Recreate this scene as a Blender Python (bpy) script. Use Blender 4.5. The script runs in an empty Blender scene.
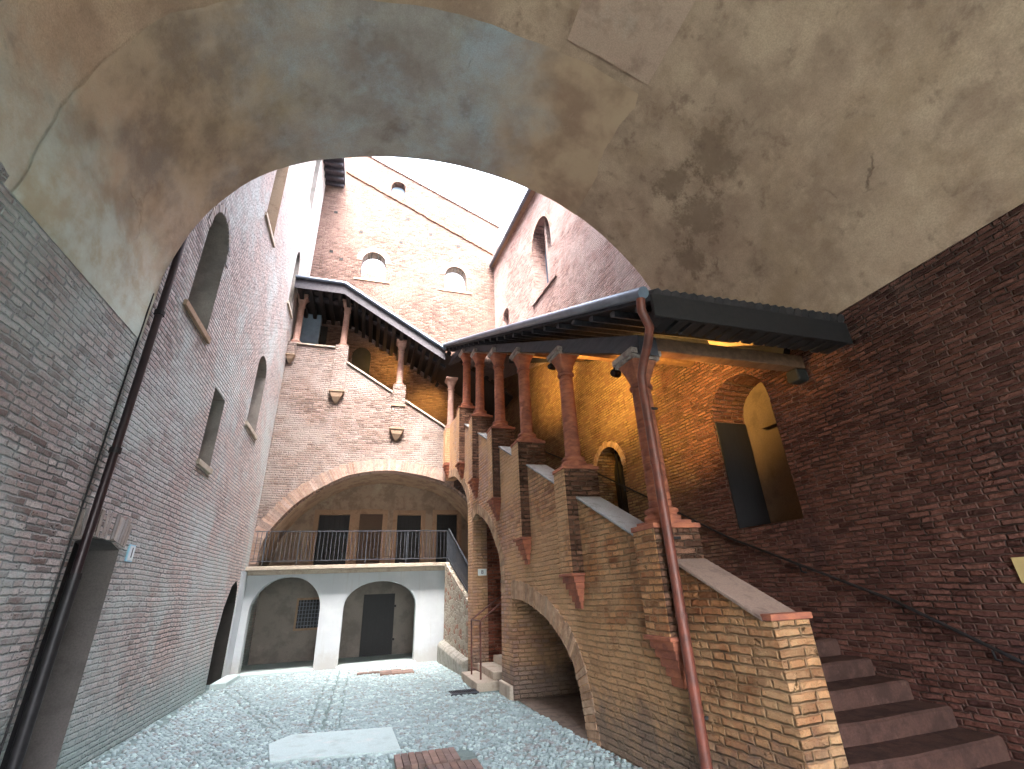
import bpy, math, random
from mathutils import Vector, Matrix, noise
from mathutils.geometry import tessellate_polygon
random.seed(7)
S = bpy.context.scene
C = S.collection
PI = math.pi

# ------------------------------------------------------------------ camera
cam_d = bpy.data.cameras.new('camera'); cam = bpy.data.objects.new('camera', cam_d); C.objects.link(cam)
cam_d.sensor_width = 36; cam_d.lens = 462/1024*36; cam_d.clip_start = .05; cam_d.clip_end = 2000
R_ = (0.95802218, -0.28413432, -0.03822553); U_ = (-0.08274211, -0.40168234, 0.91203347); F_ = (0.27449453, 0.87058543, 0.40833046)
cam.matrix_world = Matrix(((R_[0], U_[0], -F_[0], 0), (R_[1], U_[1], -F_[1], 0), (R_[2], U_[2], -F_[2], 1.6), (0, 0, 0, 1)))
S.camera = cam

# ------------------------------------------------------------------ world, sun, exposure
SUN_EL, SUN_AZ = math.radians(62), math.radians(190)      # azimuth from +Y, clockwise: behind the viewer, to the left
w = bpy.data.worlds.new('World'); S.world = w; w.use_nodes = True
nt = w.node_tree; bg = nt.nodes['Background']
sky = nt.nodes.new('ShaderNodeTexSky'); sky.sky_type = 'NISHITA'; sky.sun_disc = False
sky.sun_elevation = SUN_EL; sky.sun_rotation = SUN_AZ; sky.air_density = 1.0; sky.dust_density = 4.0; sky.ozone_density = 1.0
hs = nt.nodes.new('ShaderNodeHueSaturation'); hs.inputs['Saturation'].default_value = .45   # thin overcast: a paler sky
nt.links.new(sky.outputs[0], hs.inputs['Color']); nt.links.new(hs.outputs[0], bg.inputs[0]); bg.inputs[1].default_value = 0.15
sd = bpy.data.lights.new('sun', 'SUN'); sd.energy = .6; sd.angle = math.radians(25); sd.color = (1, .95, .88)
so = bpy.data.objects.new('sun', sd); C.objects.link(so)
d = Vector((math.sin(SUN_AZ)*math.cos(SUN_EL), math.cos(SUN_AZ)*math.cos(SUN_EL), math.sin(SUN_EL)))
so.rotation_euler = d.to_track_quat('Z', 'Y').to_euler(); so.location = (0, 0, 40)
S.view_settings.view_transform = 'Standard'; S.view_settings.look = 'None'; S.view_settings.gamma = 1
S.view_settings.use_curve_mapping = False
S.view_settings.exposure = 5.05
S.render.engine = 'CYCLES'
try:
    S.cycles.max_bounces = 10; S.cycles.diffuse_bounces = 6; S.cycles.use_denoising = True
except Exception: pass

# ------------------------------------------------------------------ object helpers
def tag(o, label=None, cat=None, group=None, kind=None):
    if label: o['label'] = label
    if cat: o['category'] = cat
    if group: o['group'] = group
    if kind: o['kind'] = kind
    return o
def empty(name, loc=(0, 0, 0), rz=0):
    o = bpy.data.objects.new(name, None); C.objects.link(o); o.location = loc; o.rotation_euler = (0, 0, rz)
    o.empty_display_size = .2
    return o
def thing(name, label, cat, loc=(0, 0, 0), group=None):
    return tag(empty(name, loc), label, cat, group)
def copy_tree(o, parent=None):
    c = o.copy(); C.objects.link(c)
    if parent: c.parent = parent
    for ch in list(o.children): copy_tree(ch, c)
    return c

class MB:
    def __init__(s): s.v = []; s.f = []; s.sm = []
    def add(s, vs, fs, sm=False):
        n = len(s.v); s.v += [tuple(p) for p in vs]; s.f += [tuple(i+n for i in f) for f in fs]; s.sm += [sm]*len(fs); return s
    def hexa(s, p):      # 8 points: bottom 4 ccw, top 4 ccw
        return s.add(p, [(3, 2, 1, 0), (4, 5, 6, 7), (0, 1, 5, 4), (1, 2, 6, 5), (2, 3, 7, 6), (3, 0, 4, 7)])
    def box(s, x0, x1, y0, y1, z0, z1):
        return s.hexa([(x0, y0, z0), (x1, y0, z0), (x1, y1, z0), (x0, y1, z0), (x0, y0, z1), (x1, y0, z1), (x1, y1, z1), (x0, y1, z1)])
    def fbox(s, fr, u0, u1, v0, v1, d0, d1):
        return s.hexa([fr(u0, v0, d0), fr(u1, v0, d0), fr(u1, v0, d1), fr(u0, v0, d1), fr(u0, v1, d0), fr(u1, v1, d0), fr(u1, v1, d1), fr(u0, v1, d1)])
    def bar(s, a, b, w, h, up=(0, 0, 1)):
        a = Vector(a); b = Vector(b); t = (b-a).normalized(); sd_ = t.cross(Vector(up))
        if sd_.length < 1e-4: sd_ = Vector((1, 0, 0))
        sd_.normalize(); u = sd_.cross(t).normalized(); sd_ *= w/2; u *= h/2
        return s.hexa([a-sd_-u, a+sd_-u, b+sd_-u, b-sd_-u, a-sd_+u, a+sd_+u, b+sd_+u, b-sd_+u])
    def tube(s, path, r, n=10, sm=True):
        P = [Vector(p) for p in path]; rings = []
        prev = None
        for i, p in enumerate(P):
            t = (P[min(i+1, len(P)-1)]-P[max(i-1, 0)]).normalized()
            a = prev if prev is not None else (Vector((0, 0, 1)) if abs(t.z) < .9 else Vector((1, 0, 0)))
            x = (a - t*a.dot(t)).normalized(); prev = x; y = t.cross(x)
            rr = r[i] if isinstance(r, (list, tuple)) else r
            rings.append([p + x*rr*math.cos(2*PI*k/n) + y*rr*math.sin(2*PI*k/n) for k in range(n)])
        vs = [q for g in rings for q in g]; fs = []
        for i in range(len(P)-1):
            for k in range(n):
                fs.append((i*n+k, i*n+(k+1) % n, (i+1)*n+(k+1) % n, (i+1)*n+k))
        s.add(vs, fs, sm)
        s.add(rings[0], [tuple(range(n))[::-1]]); s.add(rings[-1], [tuple(range(n))])
        return s
    def lathe(s, prof, n=24, c=(0, 0, 0)):
        vs = []; fs = []
        for r, z in prof:
            for k in range(n):
                a = 2*PI*k/n; vs.append((c[0]+r*math.cos(a), c[1]+r*math.sin(a), c[2]+z))
        for i in range(len(prof)-1):
            for k in range(n): fs.append((i*n+k, i*n+(k+1) % n, (i+1)*n+(k+1) % n, (i+1)*n+k))
        return s.add(vs, fs, True)
    def poly(s, fr, outer, d0, d1, holes=()):
        loops = [list(outer)]+[list(h) for h in holes]
        tri = tessellate_polygon([[Vector((u, v, 0)) for u, v in L] for L in loops])
        flat = [p for L in loops for p in L]; n = len(flat)
        vs = [fr(u, v, d0) for u, v in flat]+[fr(u, v, d1) for u, v in flat]
        fs = [tuple(t) for t in tri]+[tuple(i+n for i in t[::-1]) for t in tri]
        b = 0
        for L in loops:
            m = len(L)
            for i in range(m): fs.append((b+i, b+(i+1) % m, b+(i+1) % m+n, b+i+n))
            b += m
        return s.add(vs, fs)
    def strip(s, fr, path, d0, d1, close=False):
        vs = []
        for u, v in path: vs += [fr(u, v, d0), fr(u, v, d1)]
        m = len(path); fs = [(2*i, 2*i+2, 2*i+3, 2*i+1) for i in range(m-1)]
        if close: fs.append((2*m-2, 0, 1, 2*m-1))
        return s.add(vs, fs)
    def build(s, name, mat, parent=None, origin=None, bevel=0):
        me = bpy.data.meshes.new(name)
        vs = s.v
        if origin: vs = [(x-origin[0], y-origin[1], z-origin[2]) for x, y, z in vs]
        me.from_pydata(vs, [], s.f); me.polygons.foreach_set('use_smooth', s.sm); me.materials.append(mat)
        me.validate(); me.update()
        if name in ('arch_ring', 'lintel_arch', 'brick_course', 'brick_patch'):      # every brick burnt a little differently
            ca = me.color_attributes.new('tint', 'FLOAT_COLOR', 'POINT'); rr = random.Random(len(s.v))
            for b_ in range(0, len(s.v), 8):
                t_ = rr.uniform(.68, 1.08); h_ = rr.uniform(-.05, .05)
                for q_ in range(b_, min(b_+8, len(s.v))): ca.data[q_].color = (min(1.2, t_+h_), t_, max(.2, t_-h_), 1)
        import bmesh
        bm = bmesh.new(); bm.from_mesh(me); bmesh.ops.recalc_face_normals(bm, faces=bm.faces); bm.to_mesh(me); bm.free()
        o = bpy.data.objects.new(name, me); C.objects.link(o)
        if origin: o.location = origin
        if parent: o.parent = parent
        if bevel:
            m = o.modifiers.new('bevel', 'BEVEL'); m.width = bevel; m.segments = 2; m.limit_method = 'ANGLE'
        return o

def arch(u0, u1, v0, vs, vt, n=16, pw=1.0):      # opening outline, feet at v0, springing at vs, crown at vt
    c = (u0+u1)/2; r = (u1-u0)/2; P = [(u1, v0)]
    for k in range(n+1):
        a = PI*k/n; P.append((c+r*math.cos(a), vs+(vt-vs)*math.sin(a)**pw))
    P.append((u0, v0)); return P
def rect(u0, u1, v0, v1): return [(u1, v0), (u1, v1), (u0, v1), (u0, v0)]

# wall frames: (u, v, depth into the wall) -> world
XL = -2.84
def FL(u, v, d): return (XL-d, u, v)                         # left building
def FF(u, v, d): return (u, 14.1+d, v)                       # gallery facade at the end of the court
def FS(u, v, d): return (3.02-.06*u+d, u, v)                 # outer face of the stair
def RX(u): return 5.3 if u < 4.6 else 5.3-.09*(u-4.6)
def FR(u, v, d): return (RX(u)+d, u, v)                      # right building
def FU(u, v, d): return (u, 15.6+d, v)                       # tall wall behind
def FB(u, v, d): return (u, 16.2+d, v)                       # back wall of portico and loggia
def sx(y): return 3.02-.06*y

# ------------------------------------------------------------------ materials
class NT:
    def __init__(s, name):
        s.m = bpy.data.materials.new(name); s.m.use_nodes = True; s.t = s.m.node_tree; s.b = s.t.nodes['Principled BSDF']
    def n(s, typ, **k):
        q = s.t.nodes.new(typ)
        for a, b in k.items():
            if a.startswith('i_'):
                key = a[2:]; q.inputs[int(key) if key.isdigit() else key.replace('_', ' ')].default_value = b
            else: setattr(q, a, b)
        return q
    def l(s, a, b): s.t.links.new(a, b)
    def math(s, op, a, b=None, c=None):
        q = s.n('ShaderNodeMath', operation=op)
        for i, x in enumerate((a, b, c)):
            if x is None: continue
            if isinstance(x, (int, float)): q.inputs[i].default_value = x
            else: s.l(x, q.inputs[i])
        return q.outputs[0]
    def mix(s, f, a, b, blend='MIX'):
        q = s.n('ShaderNodeMix', data_type='RGBA', blend_type=blend)
        for i, x in ((0, f), (6, a), (7, b)):
            if isinstance(x, (int, float)): q.inputs[i].default_value = x
            elif isinstance(x, tuple): q.inputs[i].default_value = (*x[:3], 1)
            else: s.l(x, q.inputs[i])
        return q.outputs[2]
    def noise(s, vec, scale, detail=4, rough=.55, dist=0):
        q = s.n('ShaderNodeTexNoise'); q.inputs['Scale'].default_value = scale; q.inputs['Detail'].default_value = detail
        q.inputs['Roughness'].default_value = rough; q.inputs['Distortion'].default_value = dist
        s.l(vec, q.inputs['Vector']); return q.outputs[0]
    def ramp(s, f, a, b):
        q = s.n('ShaderNodeMapRange', interpolation_type='SMOOTHSTEP'); s.l(f, q.inputs[0]); q.inputs[1].default_value = a; q.inputs[2].default_value = b
        return q.outputs[0]
    def pos(s, obj=False):
        return s.n('ShaderNodeTexCoord').outputs['Object'] if obj else s.n('ShaderNodeNewGeometry').outputs['Position']
    def bump(s, h, strength=.5, dist=.02, prev=None):
        q = s.n('ShaderNodeBump'); q.inputs['Strength'].default_value = strength; q.inputs['Distance'].default_value = dist
        s.l(h, q.inputs['Height'])
        if prev: s.l(prev, q.inputs['Normal'])
        return q.outputs[0]

def brick_mat(name, c1, c2, mortar, wash=None, wash_amt=(.5, .65), dark=None, dark_amt=(.55, .7), mort_w=.014, rough_amt=.020, bs=(.235, .064), bump=1.0, low=None, grad=None):
    t = NT(name); P = t.pos(); geo = t.n('ShaderNodeNewGeometry')
    sp = t.n('ShaderNodeSeparateXYZ'); t.l(P, sp.inputs[0])
    sn = t.n('ShaderNodeSeparateXYZ'); t.l(geo.outputs['True Normal'], sn.inputs[0])
    ax = t.math('ABSOLUTE', sn.outputs[0]); ay = t.math('ABSOLUTE', sn.outputs[1]); az = t.math('ABSOLUTE', sn.outputs[2])
    side = t.math('GREATER_THAN', ax, ay)
    u = t.math('ADD', t.math('MULTIPLY', sp.outputs[1], side), t.math('MULTIPLY', sp.outputs[0], t.math('SUBTRACT', 1.0, side)))
    # large scale wander of the courses and small scale raggedness
    nw = t.n('ShaderNodeTexNoise'); t.l(P, nw.inputs[0]); nw.inputs['Scale'].default_value = .9; nw.inputs['Detail'].default_value = 2
    nr = t.n('ShaderNodeTexNoise'); t.l(P, nr.inputs[0]); nr.inputs['Scale'].default_value = 13; nr.inputs['Detail'].default_value = 5
    sw = t.n('ShaderNodeSeparateColor'); t.l(nw.outputs['Color'], sw.inputs[0])
    sr = t.n('ShaderNodeSeparateColor'); t.l(nr.outputs['Color'], sr.inputs[0])
    uu = t.math('ADD', u, t.math('ADD', t.math('MULTIPLY', t.math('SUBTRACT', sw.outputs[0], .5), .08), t.math('MULTIPLY', t.math('SUBTRACT', sr.outputs[0], .5), rough_amt*2)))
    vv = t.math('ADD', sp.outputs[2], t.math('ADD', t.math('MULTIPLY', t.math('SUBTRACT', sw.outputs[1], .5), .06), t.math('MULTIPLY', t.math('SUBTRACT', sr.outputs[1], .5), rough_amt*1.6)))
    cb = t.n('ShaderNodeCombineXYZ'); t.l(uu, cb.inputs[0]); t.l(vv, cb.inputs[1])
    def br(a, b, off):
        q = t.n('ShaderNodeTexBrick'); t.l(cb.outputs[0], q.inputs['Vector'])
        q.offset = .5; q.offset_frequency = 2; q.squash = .6; q.squash_frequency = 4
        q.inputs['Scale'].default_value = 1; q.inputs['Brick Width'].default_value = bs[0]; q.inputs['Row Height'].default_value = bs[1]
        q.inputs['Mortar Size'].default_value = mort_w; q.inputs['Mortar Smooth'].default_value = .9; q.inputs['Bias'].default_value = off
        q.inputs['Color1'].default_value = (*a, 1); q.inputs['Color2'].default_value = (*b, 1); q.inputs['Mortar'].default_value = (*mortar, 1)
        return q
    b1 = br((0, 0, 0), (1, 1, 1), 0)
    rnd = t.n('ShaderNodeSeparateColor'); t.l(b1.outputs['Color'], rnd.inputs[0]); rv = rnd.outputs[0]
    fac = b1.outputs['Fac']
    col = t.mix(rv, c1, c2)
    big = t.noise(P, .55, 5, .6, .4); mid = t.noise(P, 2.6, 5, .65, .3); fine = t.noise(P, 32, 5, .75)
    # odd bricks: burnt and pale ones, taken from the same random value
    odd = t.math('FRACT', t.math('MULTIPLY', rv, 7.31))
    col = t.mix(t.math('MULTIPLY', t.math('GREATER_THAN', odd, .76), .7), col, tuple(x*.38 for x in c2))
    col = t.mix(t.math('MULTIPLY', t.math('LESS_THAN', odd, .2), .7), col, tuple(min(.85, x*1.22+.02) for x in c1))
    col = t.mix(t.math('MULTIPLY', t.ramp(fine, .42, .66), .55), col, tuple(x*.42 for x in c1))
    if grad:  # other lime coat on one end of the wall, rubbed off brick by brick
        gy = t.math('ADD', sp.outputs[1], t.math('MULTIPLY', t.math('SUBTRACT', mid, .5), 4.0))
        gf = t.math('MULTIPLY', t.ramp(gy, grad[1], grad[2]), t.math('ADD', .25, t.math('MULTIPLY', rv, .55)))
        col = t.mix(gf, col, grad[0])
    mvis = t.math('MULTIPLY', fac, t.ramp(mid, .3, .6))
    mcol = t.mix(t.ramp(mid, .42, .6), mortar, tuple(x*.28 for x in mortar))
    col = t.mix(t.math('MAXIMUM', mvis, t.math('MULTIPLY', fac, .75)), col, mcol)
    if wash:
        f = t.ramp(t.math('ADD', t.math('MULTIPLY', big, .6), t.math('MULTIPLY', mid, .4)), *wash_amt)
        col = t.mix(t.math('MULTIPLY', f, t.math('ADD', .35, t.math('MULTIPLY', fine, .8))), col, wash)
    if dark:
        big2 = t.noise(P, .8, 6, .7, .8)
        col = t.mix(t.math('MULTIPLY', t.ramp(big2, *dark_amt), .75), col, dark)
    if low:   # damp, mossy lime bloom rising from the foot of the wall
        g = t.math('ADD', sp.outputs[2], t.math('MULTIPLY', t.math('SUBTRACT', mid, .5), low[2]))
        col = t.mix(t.math('MULTIPLY', t.math('SUBTRACT', 1.0, t.ramp(g, low[1]*.2, low[1])), .7), col, low[0])
    t.l(col, t.b.inputs['Base Color'])
    t.b.inputs['Roughness'].default_value = .93; t.b.inputs['Specular IOR Level'].default_value = .2
    h = t.math('SUBTRACT', 1.0, fac)
    h = t.math('ADD', h, t.math('MULTIPLY', rv, .55)); h = t.math('ADD', h, t.math('MULTIPLY', mid, .9)); h = t.math('ADD', h, t.math('MULTIPLY', fine, .7))
    # missing bricks and pits
    pit = t.ramp(t.noise(P, 9, 3, .5), .64, .70)
    col0 = col
    h = t.math('SUBTRACT', h, t.math('MULTIPLY', pit, 1.6))
    t.l(t.bump(h, bump, .09), t.b.inputs['Normal'])
    return t.m

def plaster_mat(name, base, tones, scale=.7, bump=.35, grain=60, grain_amt=.16, tf=.8, stains=(), cracks=False, foot=None):
    t = NT(name); P = t.pos(); col = None
    cur = base
    for i, (c, a, b, sc) in enumerate(tones):
        mp = t.n('ShaderNodeMapping'); t.l(P, mp.inputs[0]); mp.inputs['Location'].default_value = (i*3.7, i*1.9, i*5.1)
        f = t.ramp(t.noise(mp.outputs[0], sc*scale, 9, .67, .12), a, b)
        cur = t.mix(t.math('MULTIPLY', f, tf), cur, c)
    if stains:      # damp patches with a ragged edge
        nz = t.noise(P, 1.7, 9, .78)
        for c_, r_ in stains:
            vd = t.n('ShaderNodeVectorMath', operation='DISTANCE'); t.l(P, vd.inputs[0]); vd.inputs[1].default_value = c_
            f = t.ramp(t.math('ADD', vd.outputs['Value'], t.math('MULTIPLY', t.math('SUBTRACT', nz, .5), 2.6)), r_*1.25, r_*.3)
            cur = t.mix(t.math('MULTIPLY', f, .55), cur, (.13, .075, .05))
    g = t.noise(P, grain, 3, .7)
    cur = t.mix(t.math('MULTIPLY', t.ramp(g, .3, .75), grain_amt*3), cur, tuple(x*.5 for x in base))
    crk = None
    if cracks:
        wv = t.n('ShaderNodeTexNoise'); wv.inputs['Scale'].default_value = 2.5; wv.inputs['Detail'].default_value = 6; t.l(P, wv.inputs[0])
        vm = t.n('ShaderNodeVectorMath', operation='SCALE'); t.l(wv.outputs['Color'], vm.inputs[0]); vm.inputs['Scale'].default_value = .45
        va = t.n('ShaderNodeVectorMath', operation='ADD'); t.l(P, va.inputs[0]); t.l(vm.outputs[0], va.inputs[1])
        ve = t.n('ShaderNodeTexVoronoi', feature='DISTANCE_TO_EDGE'); ve.inputs['Scale'].default_value = .55; t.l(va.outputs[0], ve.inputs['Vector'])
        crk = t.math('MULTIPLY', t.math('SUBTRACT', 1.0, t.ramp(ve.outputs['Distance'], .0, .010)), t.ramp(t.noise(P, .9, 3), .60, .68))
        cur = t.mix(t.math('MULTIPLY', crk, .5), cur, (.05, .035, .03))
        pt = t.ramp(t.noise(P, 7, 5, .6), .68, .71)
        cur = t.mix(t.math('MULTIPLY', pt, .25), cur, tuple(x*.4 for x in base))
        lime = t.math('MULTIPLY', t.ramp(t.math('ADD', t.n('ShaderNodeSeparateXYZ').outputs[2], 0), 0, 1), 0) if False else None
    if foot:
        sp = t.n('ShaderNodeSeparateXYZ'); t.l(P, sp.inputs[0])
        nf = t.noise(P, 2.0, 7, .7); zz = t.math('ADD', sp.outputs[2], t.math('MULTIPLY', t.math('SUBTRACT', nf, .5), 1.3))
        cur = t.mix(t.math('MULTIPLY', t.ramp(zz, foot[1], foot[1]*.1), foot[2]), cur, foot[0])
        sc_ = t.n('ShaderNodeMapping'); t.l(P, sc_.inputs[0]); sc_.inputs['Scale'].default_value = (9, 9, .7)
        cur = t.mix(t.math('MULTIPLY', t.ramp(t.noise(sc_.outputs[0], 1, 5, .6), .55, .75), foot[2]*.6), cur, foot[0])
    t.l(cur, t.b.inputs['Base Color']); t.b.inputs['Roughness'].default_value = .95; t.b.inputs['Specular IOR Level'].default_value = .15
    m = t.noise(P, 3.2, 8, .7, .1)
    h = t.math('ADD', t.math('MULTIPLY', m, 1.0), t.math('MULTIPLY', g, .25))
    if crk is not None: h = t.math('SUBTRACT', h, crk)
    t.l(t.bump(h, bump, .04), t.b.inputs['Normal'])
    return t.m

def vault_front_mat():
    m = plaster_mat('grey_vault_plaster', (.48, .42, .38), [((.28, .20, .18), .38, .66, 1.0), ((.48, .54, .60), .44, .68, 1.1), ((.20, .14, .12), .52, .76, 1.9), ((.44, .34, .22), .5, .74, .7)], scale=.75, cracks=True)  # the bluish tone paints lens flare into the grey plaster colour
    t = NT.__new__(NT); t.m = m; t.t = m.node_tree; t.b = t.t.nodes['Principled BSDF']
    src = t.b.inputs['Base Color'].links[0].from_socket
    P = t.pos(); sp = t.n('ShaderNodeSeparateXYZ'); t.l(P, sp.inputs[0])
    f = t.ramp(t.math('ADD', sp.outputs[0], t.math('MULTIPLY', t.noise(P, 1.2, 5), 1.6)), 1.9, 3.2)
    och = t.mix(t.ramp(t.noise(P, 1.3, 8, .62, .1), .36, .66), (.55, .365, .245), (.36, .22, .15))
    fl = t.ramp(t.math('ADD', sp.outputs[0], t.math('MULTIPLY', t.noise(P, 1.5, 6), 2.0)), .2, -1.4)
    src = t.mix(t.math('MULTIPLY', fl, .75), src, t.mix(t.ramp(t.noise(P, 1.6, 8, .62), .36, .66), (.52, .35, .23), (.25, .155, .10)))
    c_ = t.mix(f, src, och)
    fz = t.ramp(t.math('ADD', sp.outputs[2], t.math('MULTIPLY', t.noise(P, 1.8, 7, .7), 1.6)), 6.9, 5.6)
    fz = t.math('MULTIPLY', fz, t.math('LESS_THAN', sp.outputs[0], 0))
    c_ = t.mix(t.math('MULTIPLY', fz, .8), c_, t.mix(t.ramp(t.noise(P, 2.3, 8, .62), .36, .66), (.54, .60, .55), (.42, .37, .27)))
    t.l(c_, t.b.inputs['Base Color']); return m

def tint(m):
    nt_ = m.node_tree; b = nt_.nodes['Principled BSDF']; src = b.inputs['Base Color'].links[0].from_socket
    a = nt_.nodes.new('ShaderNodeAttribute'); a.attribute_name = 'tint'; mx = nt_.nodes.new('ShaderNodeMix'); mx.data_type = 'RGBA'; mx.blend_type = 'MULTIPLY'; mx.inputs[0].default_value = 1
    nt_.links.new(src, mx.inputs[6]); nt_.links.new(a.outputs['Color'], mx.inputs[7]); nt_.links.new(mx.outputs[2], b.inputs['Base Color']); return m

def simple_mat(name, c, rough=.6, metal=0, var=.35, scale=6, bump=.2, dist=.004, c2=None, stretch=(1, 1, 1), obj=True, detail=5):
    t = NT(name); P = t.pos(obj)
    mp = t.n('ShaderNodeMapping'); t.l(P, mp.inputs[0]); mp.inputs['Scale'].default_value = stretch
    n1 = t.noise(mp.outputs[0], scale, detail, .65, .2)
    c2 = c2 or tuple(x*(1-var) for x in c)
    t.l(t.mix(t.ramp(n1, .3, .7), c, c2), t.b.inputs['Base Color'])
    t.b.inputs['Roughness'].default_value = rough; t.b.inputs['Metallic'].default_value = metal
    n2 = t.noise(mp.outputs[0], scale*6, 3, .6)
    t.l(t.bump(t.math('ADD', n1, n2), bump, dist), t.b.inputs['Normal'])
    return t.m

M = {}
M['brick_left'] = brick_mat('grey_pink_brick', (.62, .52, .50), (.44, .30, .27), (.40, .40, .39), wash=(.64, .68, .66), wash_amt=(.42, .62), dark=(.20, .15, .14), dark_amt=(.62, .76), low=((.42, .56, .55), .8, 1.4), grad=((.78, .60, .54), 6.0, 9.5))
M['brick_far'] = brick_mat('rose_brick', (.22, .13, .10), (.155, .08, .062), (.17, .13, .12), wash=(.24, .15, .12), wash_amt=(.45, .65), dark=(.22, .13, .11), dark_amt=(.64, .78), rough_amt=.01)
M['brick_court'] = brick_mat('rose_brick_lime_washed', (.38, .26, .22), (.27, .16, .13), (.30, .26, .235), wash=(.44, .36, .33), wash_amt=(.40, .62), dark=(.2, .13, .11), dark_amt=(.64, .78))
M['brick_stair'] = brick_mat('amber_brick', (.70, .33, .14), (.46, .15, .06), (.30, .17, .10), wash=(.76, .46, .25), wash_amt=(.40, .58), dark=(.17, .09, .06), dark_amt=(.63, .76), low=((.22, .19, .17), .7, 1.4), rough_amt=.016, grad=((.64, .44, .38), 5.0, 9.5))
M['brick_right'] = brick_mat('deep_red_brick', (.22, .085, .062), (.14, .052, .045), (.24, .145, .12), wash=(.27, .155, .125), wash_amt=(.50, .68), dark=(.085, .04, .04), dark_amt=(.50, .76), grad=((.46, .30, .15), 5.8, 8.0), rough_amt=.014, mort_w=.012, bs=(.20, .056))
M['brick_red'] = brick_mat('bright_red_brick', (.40, .12, .07), (.27, .08, .05), (.33, .19, .14), dark=(.12, .05, .04), dark_amt=(.6, .72))
M['brick_upper'] = brick_mat('pale_rose_brick', (.50, .31, .27), (.40, .215, .18), (.34, .28, .26), wash=(.56, .43, .39), wash_amt=(.42, .62), dark=(.3, .17, .14), dark_amt=(.64, .78))
M['brick_side'] = brick_mat('dark_red_brick', (.30, .14, .085), (.17, .075, .05), (.20, .13, .09), dark=(.09, .045, .035), dark_amt=(.52, .7))  # bare red brick of the pilaster sides, darker than their lime-washed fronts
M['brick_gold'] = M['brick_right']
M['rubble'] = None

def rubble_mat():
    t = NT('rubble_stone'); P = t.pos()
    mp = t.n('ShaderNodeMapping'); t.l(P, mp.inputs[0]); mp.inputs['Scale'].default_value = (1, 1, 1.6)
    v = t.n('ShaderNodeTexVoronoi'); v.inputs['Scale'].default_value = 6; t.l(mp.outputs[0], v.inputs['Vector'])
    e = t.n('ShaderNodeTexVoronoi', feature='DISTANCE_TO_EDGE'); e.inputs['Scale'].default_value = 6; t.l(mp.outputs[0], e.inputs['Vector'])
    s3 = t.n('ShaderNodeSeparateColor'); t.l(v.outputs['Color'], s3.inputs[0])
    c = t.mix(s3.outputs[0], (.50, .44, .35), (.28, .21, .16)); c = t.mix(t.math('GREATER_THAN', s3.outputs[1], .8), c, (.33, .14, .09))
    c = t.mix(t.math('SUBTRACT', 1.0, t.ramp(e.outputs['Distance'], .0, .07)), c, (.42, .39, .33))
    n = t.noise(P, 12, 5); c = t.mix(t.math('MULTIPLY', n, .5), c, (.2, .16, .12))
    t.l(c, t.b.inputs['Base Color']); t.b.inputs['Roughness'].default_value = .95
    t.l(t.bump(t.math('ADD', t.ramp(e.outputs['Distance'], 0, .15), n), 1, .03), t.b.inputs['Normal']); return t.m
M['rubble'] = rubble_mat()
M['vault'] = plaster_mat('ochre_vault_plaster', (.55, .37, .265), [((.36, .225, .16), .38, .62, 1.1), ((.64, .44, .31), .44, .66, 2.0), ((.28, .16, .095), .50, .74, 1.2), ((.44, .28, .18), .48, .70, .9), ((.25, .15, .11), .54, .70, 4.0), ((.17, .10, .07), .56, .78, 2.2)], scale=.75, stains=[((4.35, 3.55, 7.2), .42), ((4.6, 4.35, 6.8), .38), ((4.15, 4.2, 7.35), .30), ((4.75, 4.9, 6.3), .3)], cracks=True)
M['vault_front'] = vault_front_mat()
def lime_left(m):      # the same pale lime bloom low on the left shoulder of the inner vault
    t = NT.__new__(NT); t.m = m; t.t = m.node_tree; t.b = t.t.nodes['Principled BSDF']
    src = t.b.inputs['Base Color'].links[0].from_socket; P = t.pos(); sp = t.n('ShaderNodeSeparateXYZ'); t.l(P, sp.inputs[0])
    fz = t.ramp(t.math('ADD', sp.outputs[2], t.math('MULTIPLY', t.noise(P, 1.8, 7, .7), 1.6)), 7.0, 5.6)
    fz = t.math('MULTIPLY', fz, t.math('LESS_THAN', sp.outputs[0], 0))
    c_ = t.mix(t.math('MULTIPLY', fz, .75), src, t.mix(t.ramp(t.noise(P, 2.3, 8, .62), .36, .66), (.52, .54, .48), (.42, .35, .27)))
    t.l(c_, t.b.inputs['Base Color'])
lime_left(M['vault'])
M['plaster_old'] = plaster_mat('worn_brown_plaster', (.34, .26, .20), [((.20, .14, .11), .45, .62, 1.6), ((.42, .36, .28), .55, .7, 1.2), ((.30, .14, .09), .6, .72, 1.5)], scale=1.6)
M['plaster_white'] = plaster_mat('white_plaster', (.45, .47, .495), [((.52, .55, .56), .45, .65, 1.0), ((.55, .49, .42), .62, .76, .9)], scale=1.2, bump=.12, grain_amt=.03, tf=.6, foot=((.36, .33, .30), .5, .6))
M['plaster_tan'] = plaster_mat('tan_plaster', (.27, .235, .21), [((.18, .155, .14), .45, .62, 1.5), ((.33, .29, .26), .55, .7, 1.2)], scale=1.4, bump=.15)
M['reveal_brown'] = plaster_mat('brown_reveal_plaster', (.16, .14, .135), [((.10, .09, .085), .45, .62, 1.5)], scale=1.4, bump=.25)
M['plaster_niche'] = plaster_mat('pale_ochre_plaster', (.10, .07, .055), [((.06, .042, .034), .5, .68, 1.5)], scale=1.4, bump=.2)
M['plaster_patch'] = plaster_mat('mauve_brown_plaster', (.56, .37, .28), [((.36, .22, .17), .5, .68, 1.5), ((.58, .42, .33), .55, .7, 1.2)], scale=1.4, bump=.3)
M['stone'] = plaster_mat('pale_stone', (.50, .60, .595), [((.38, .44, .43), .5, .68, 2.0), ((.62, .62, .60), .55, .7, 3.0)], scale=2.0, bump=.2, grain=90)
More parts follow.
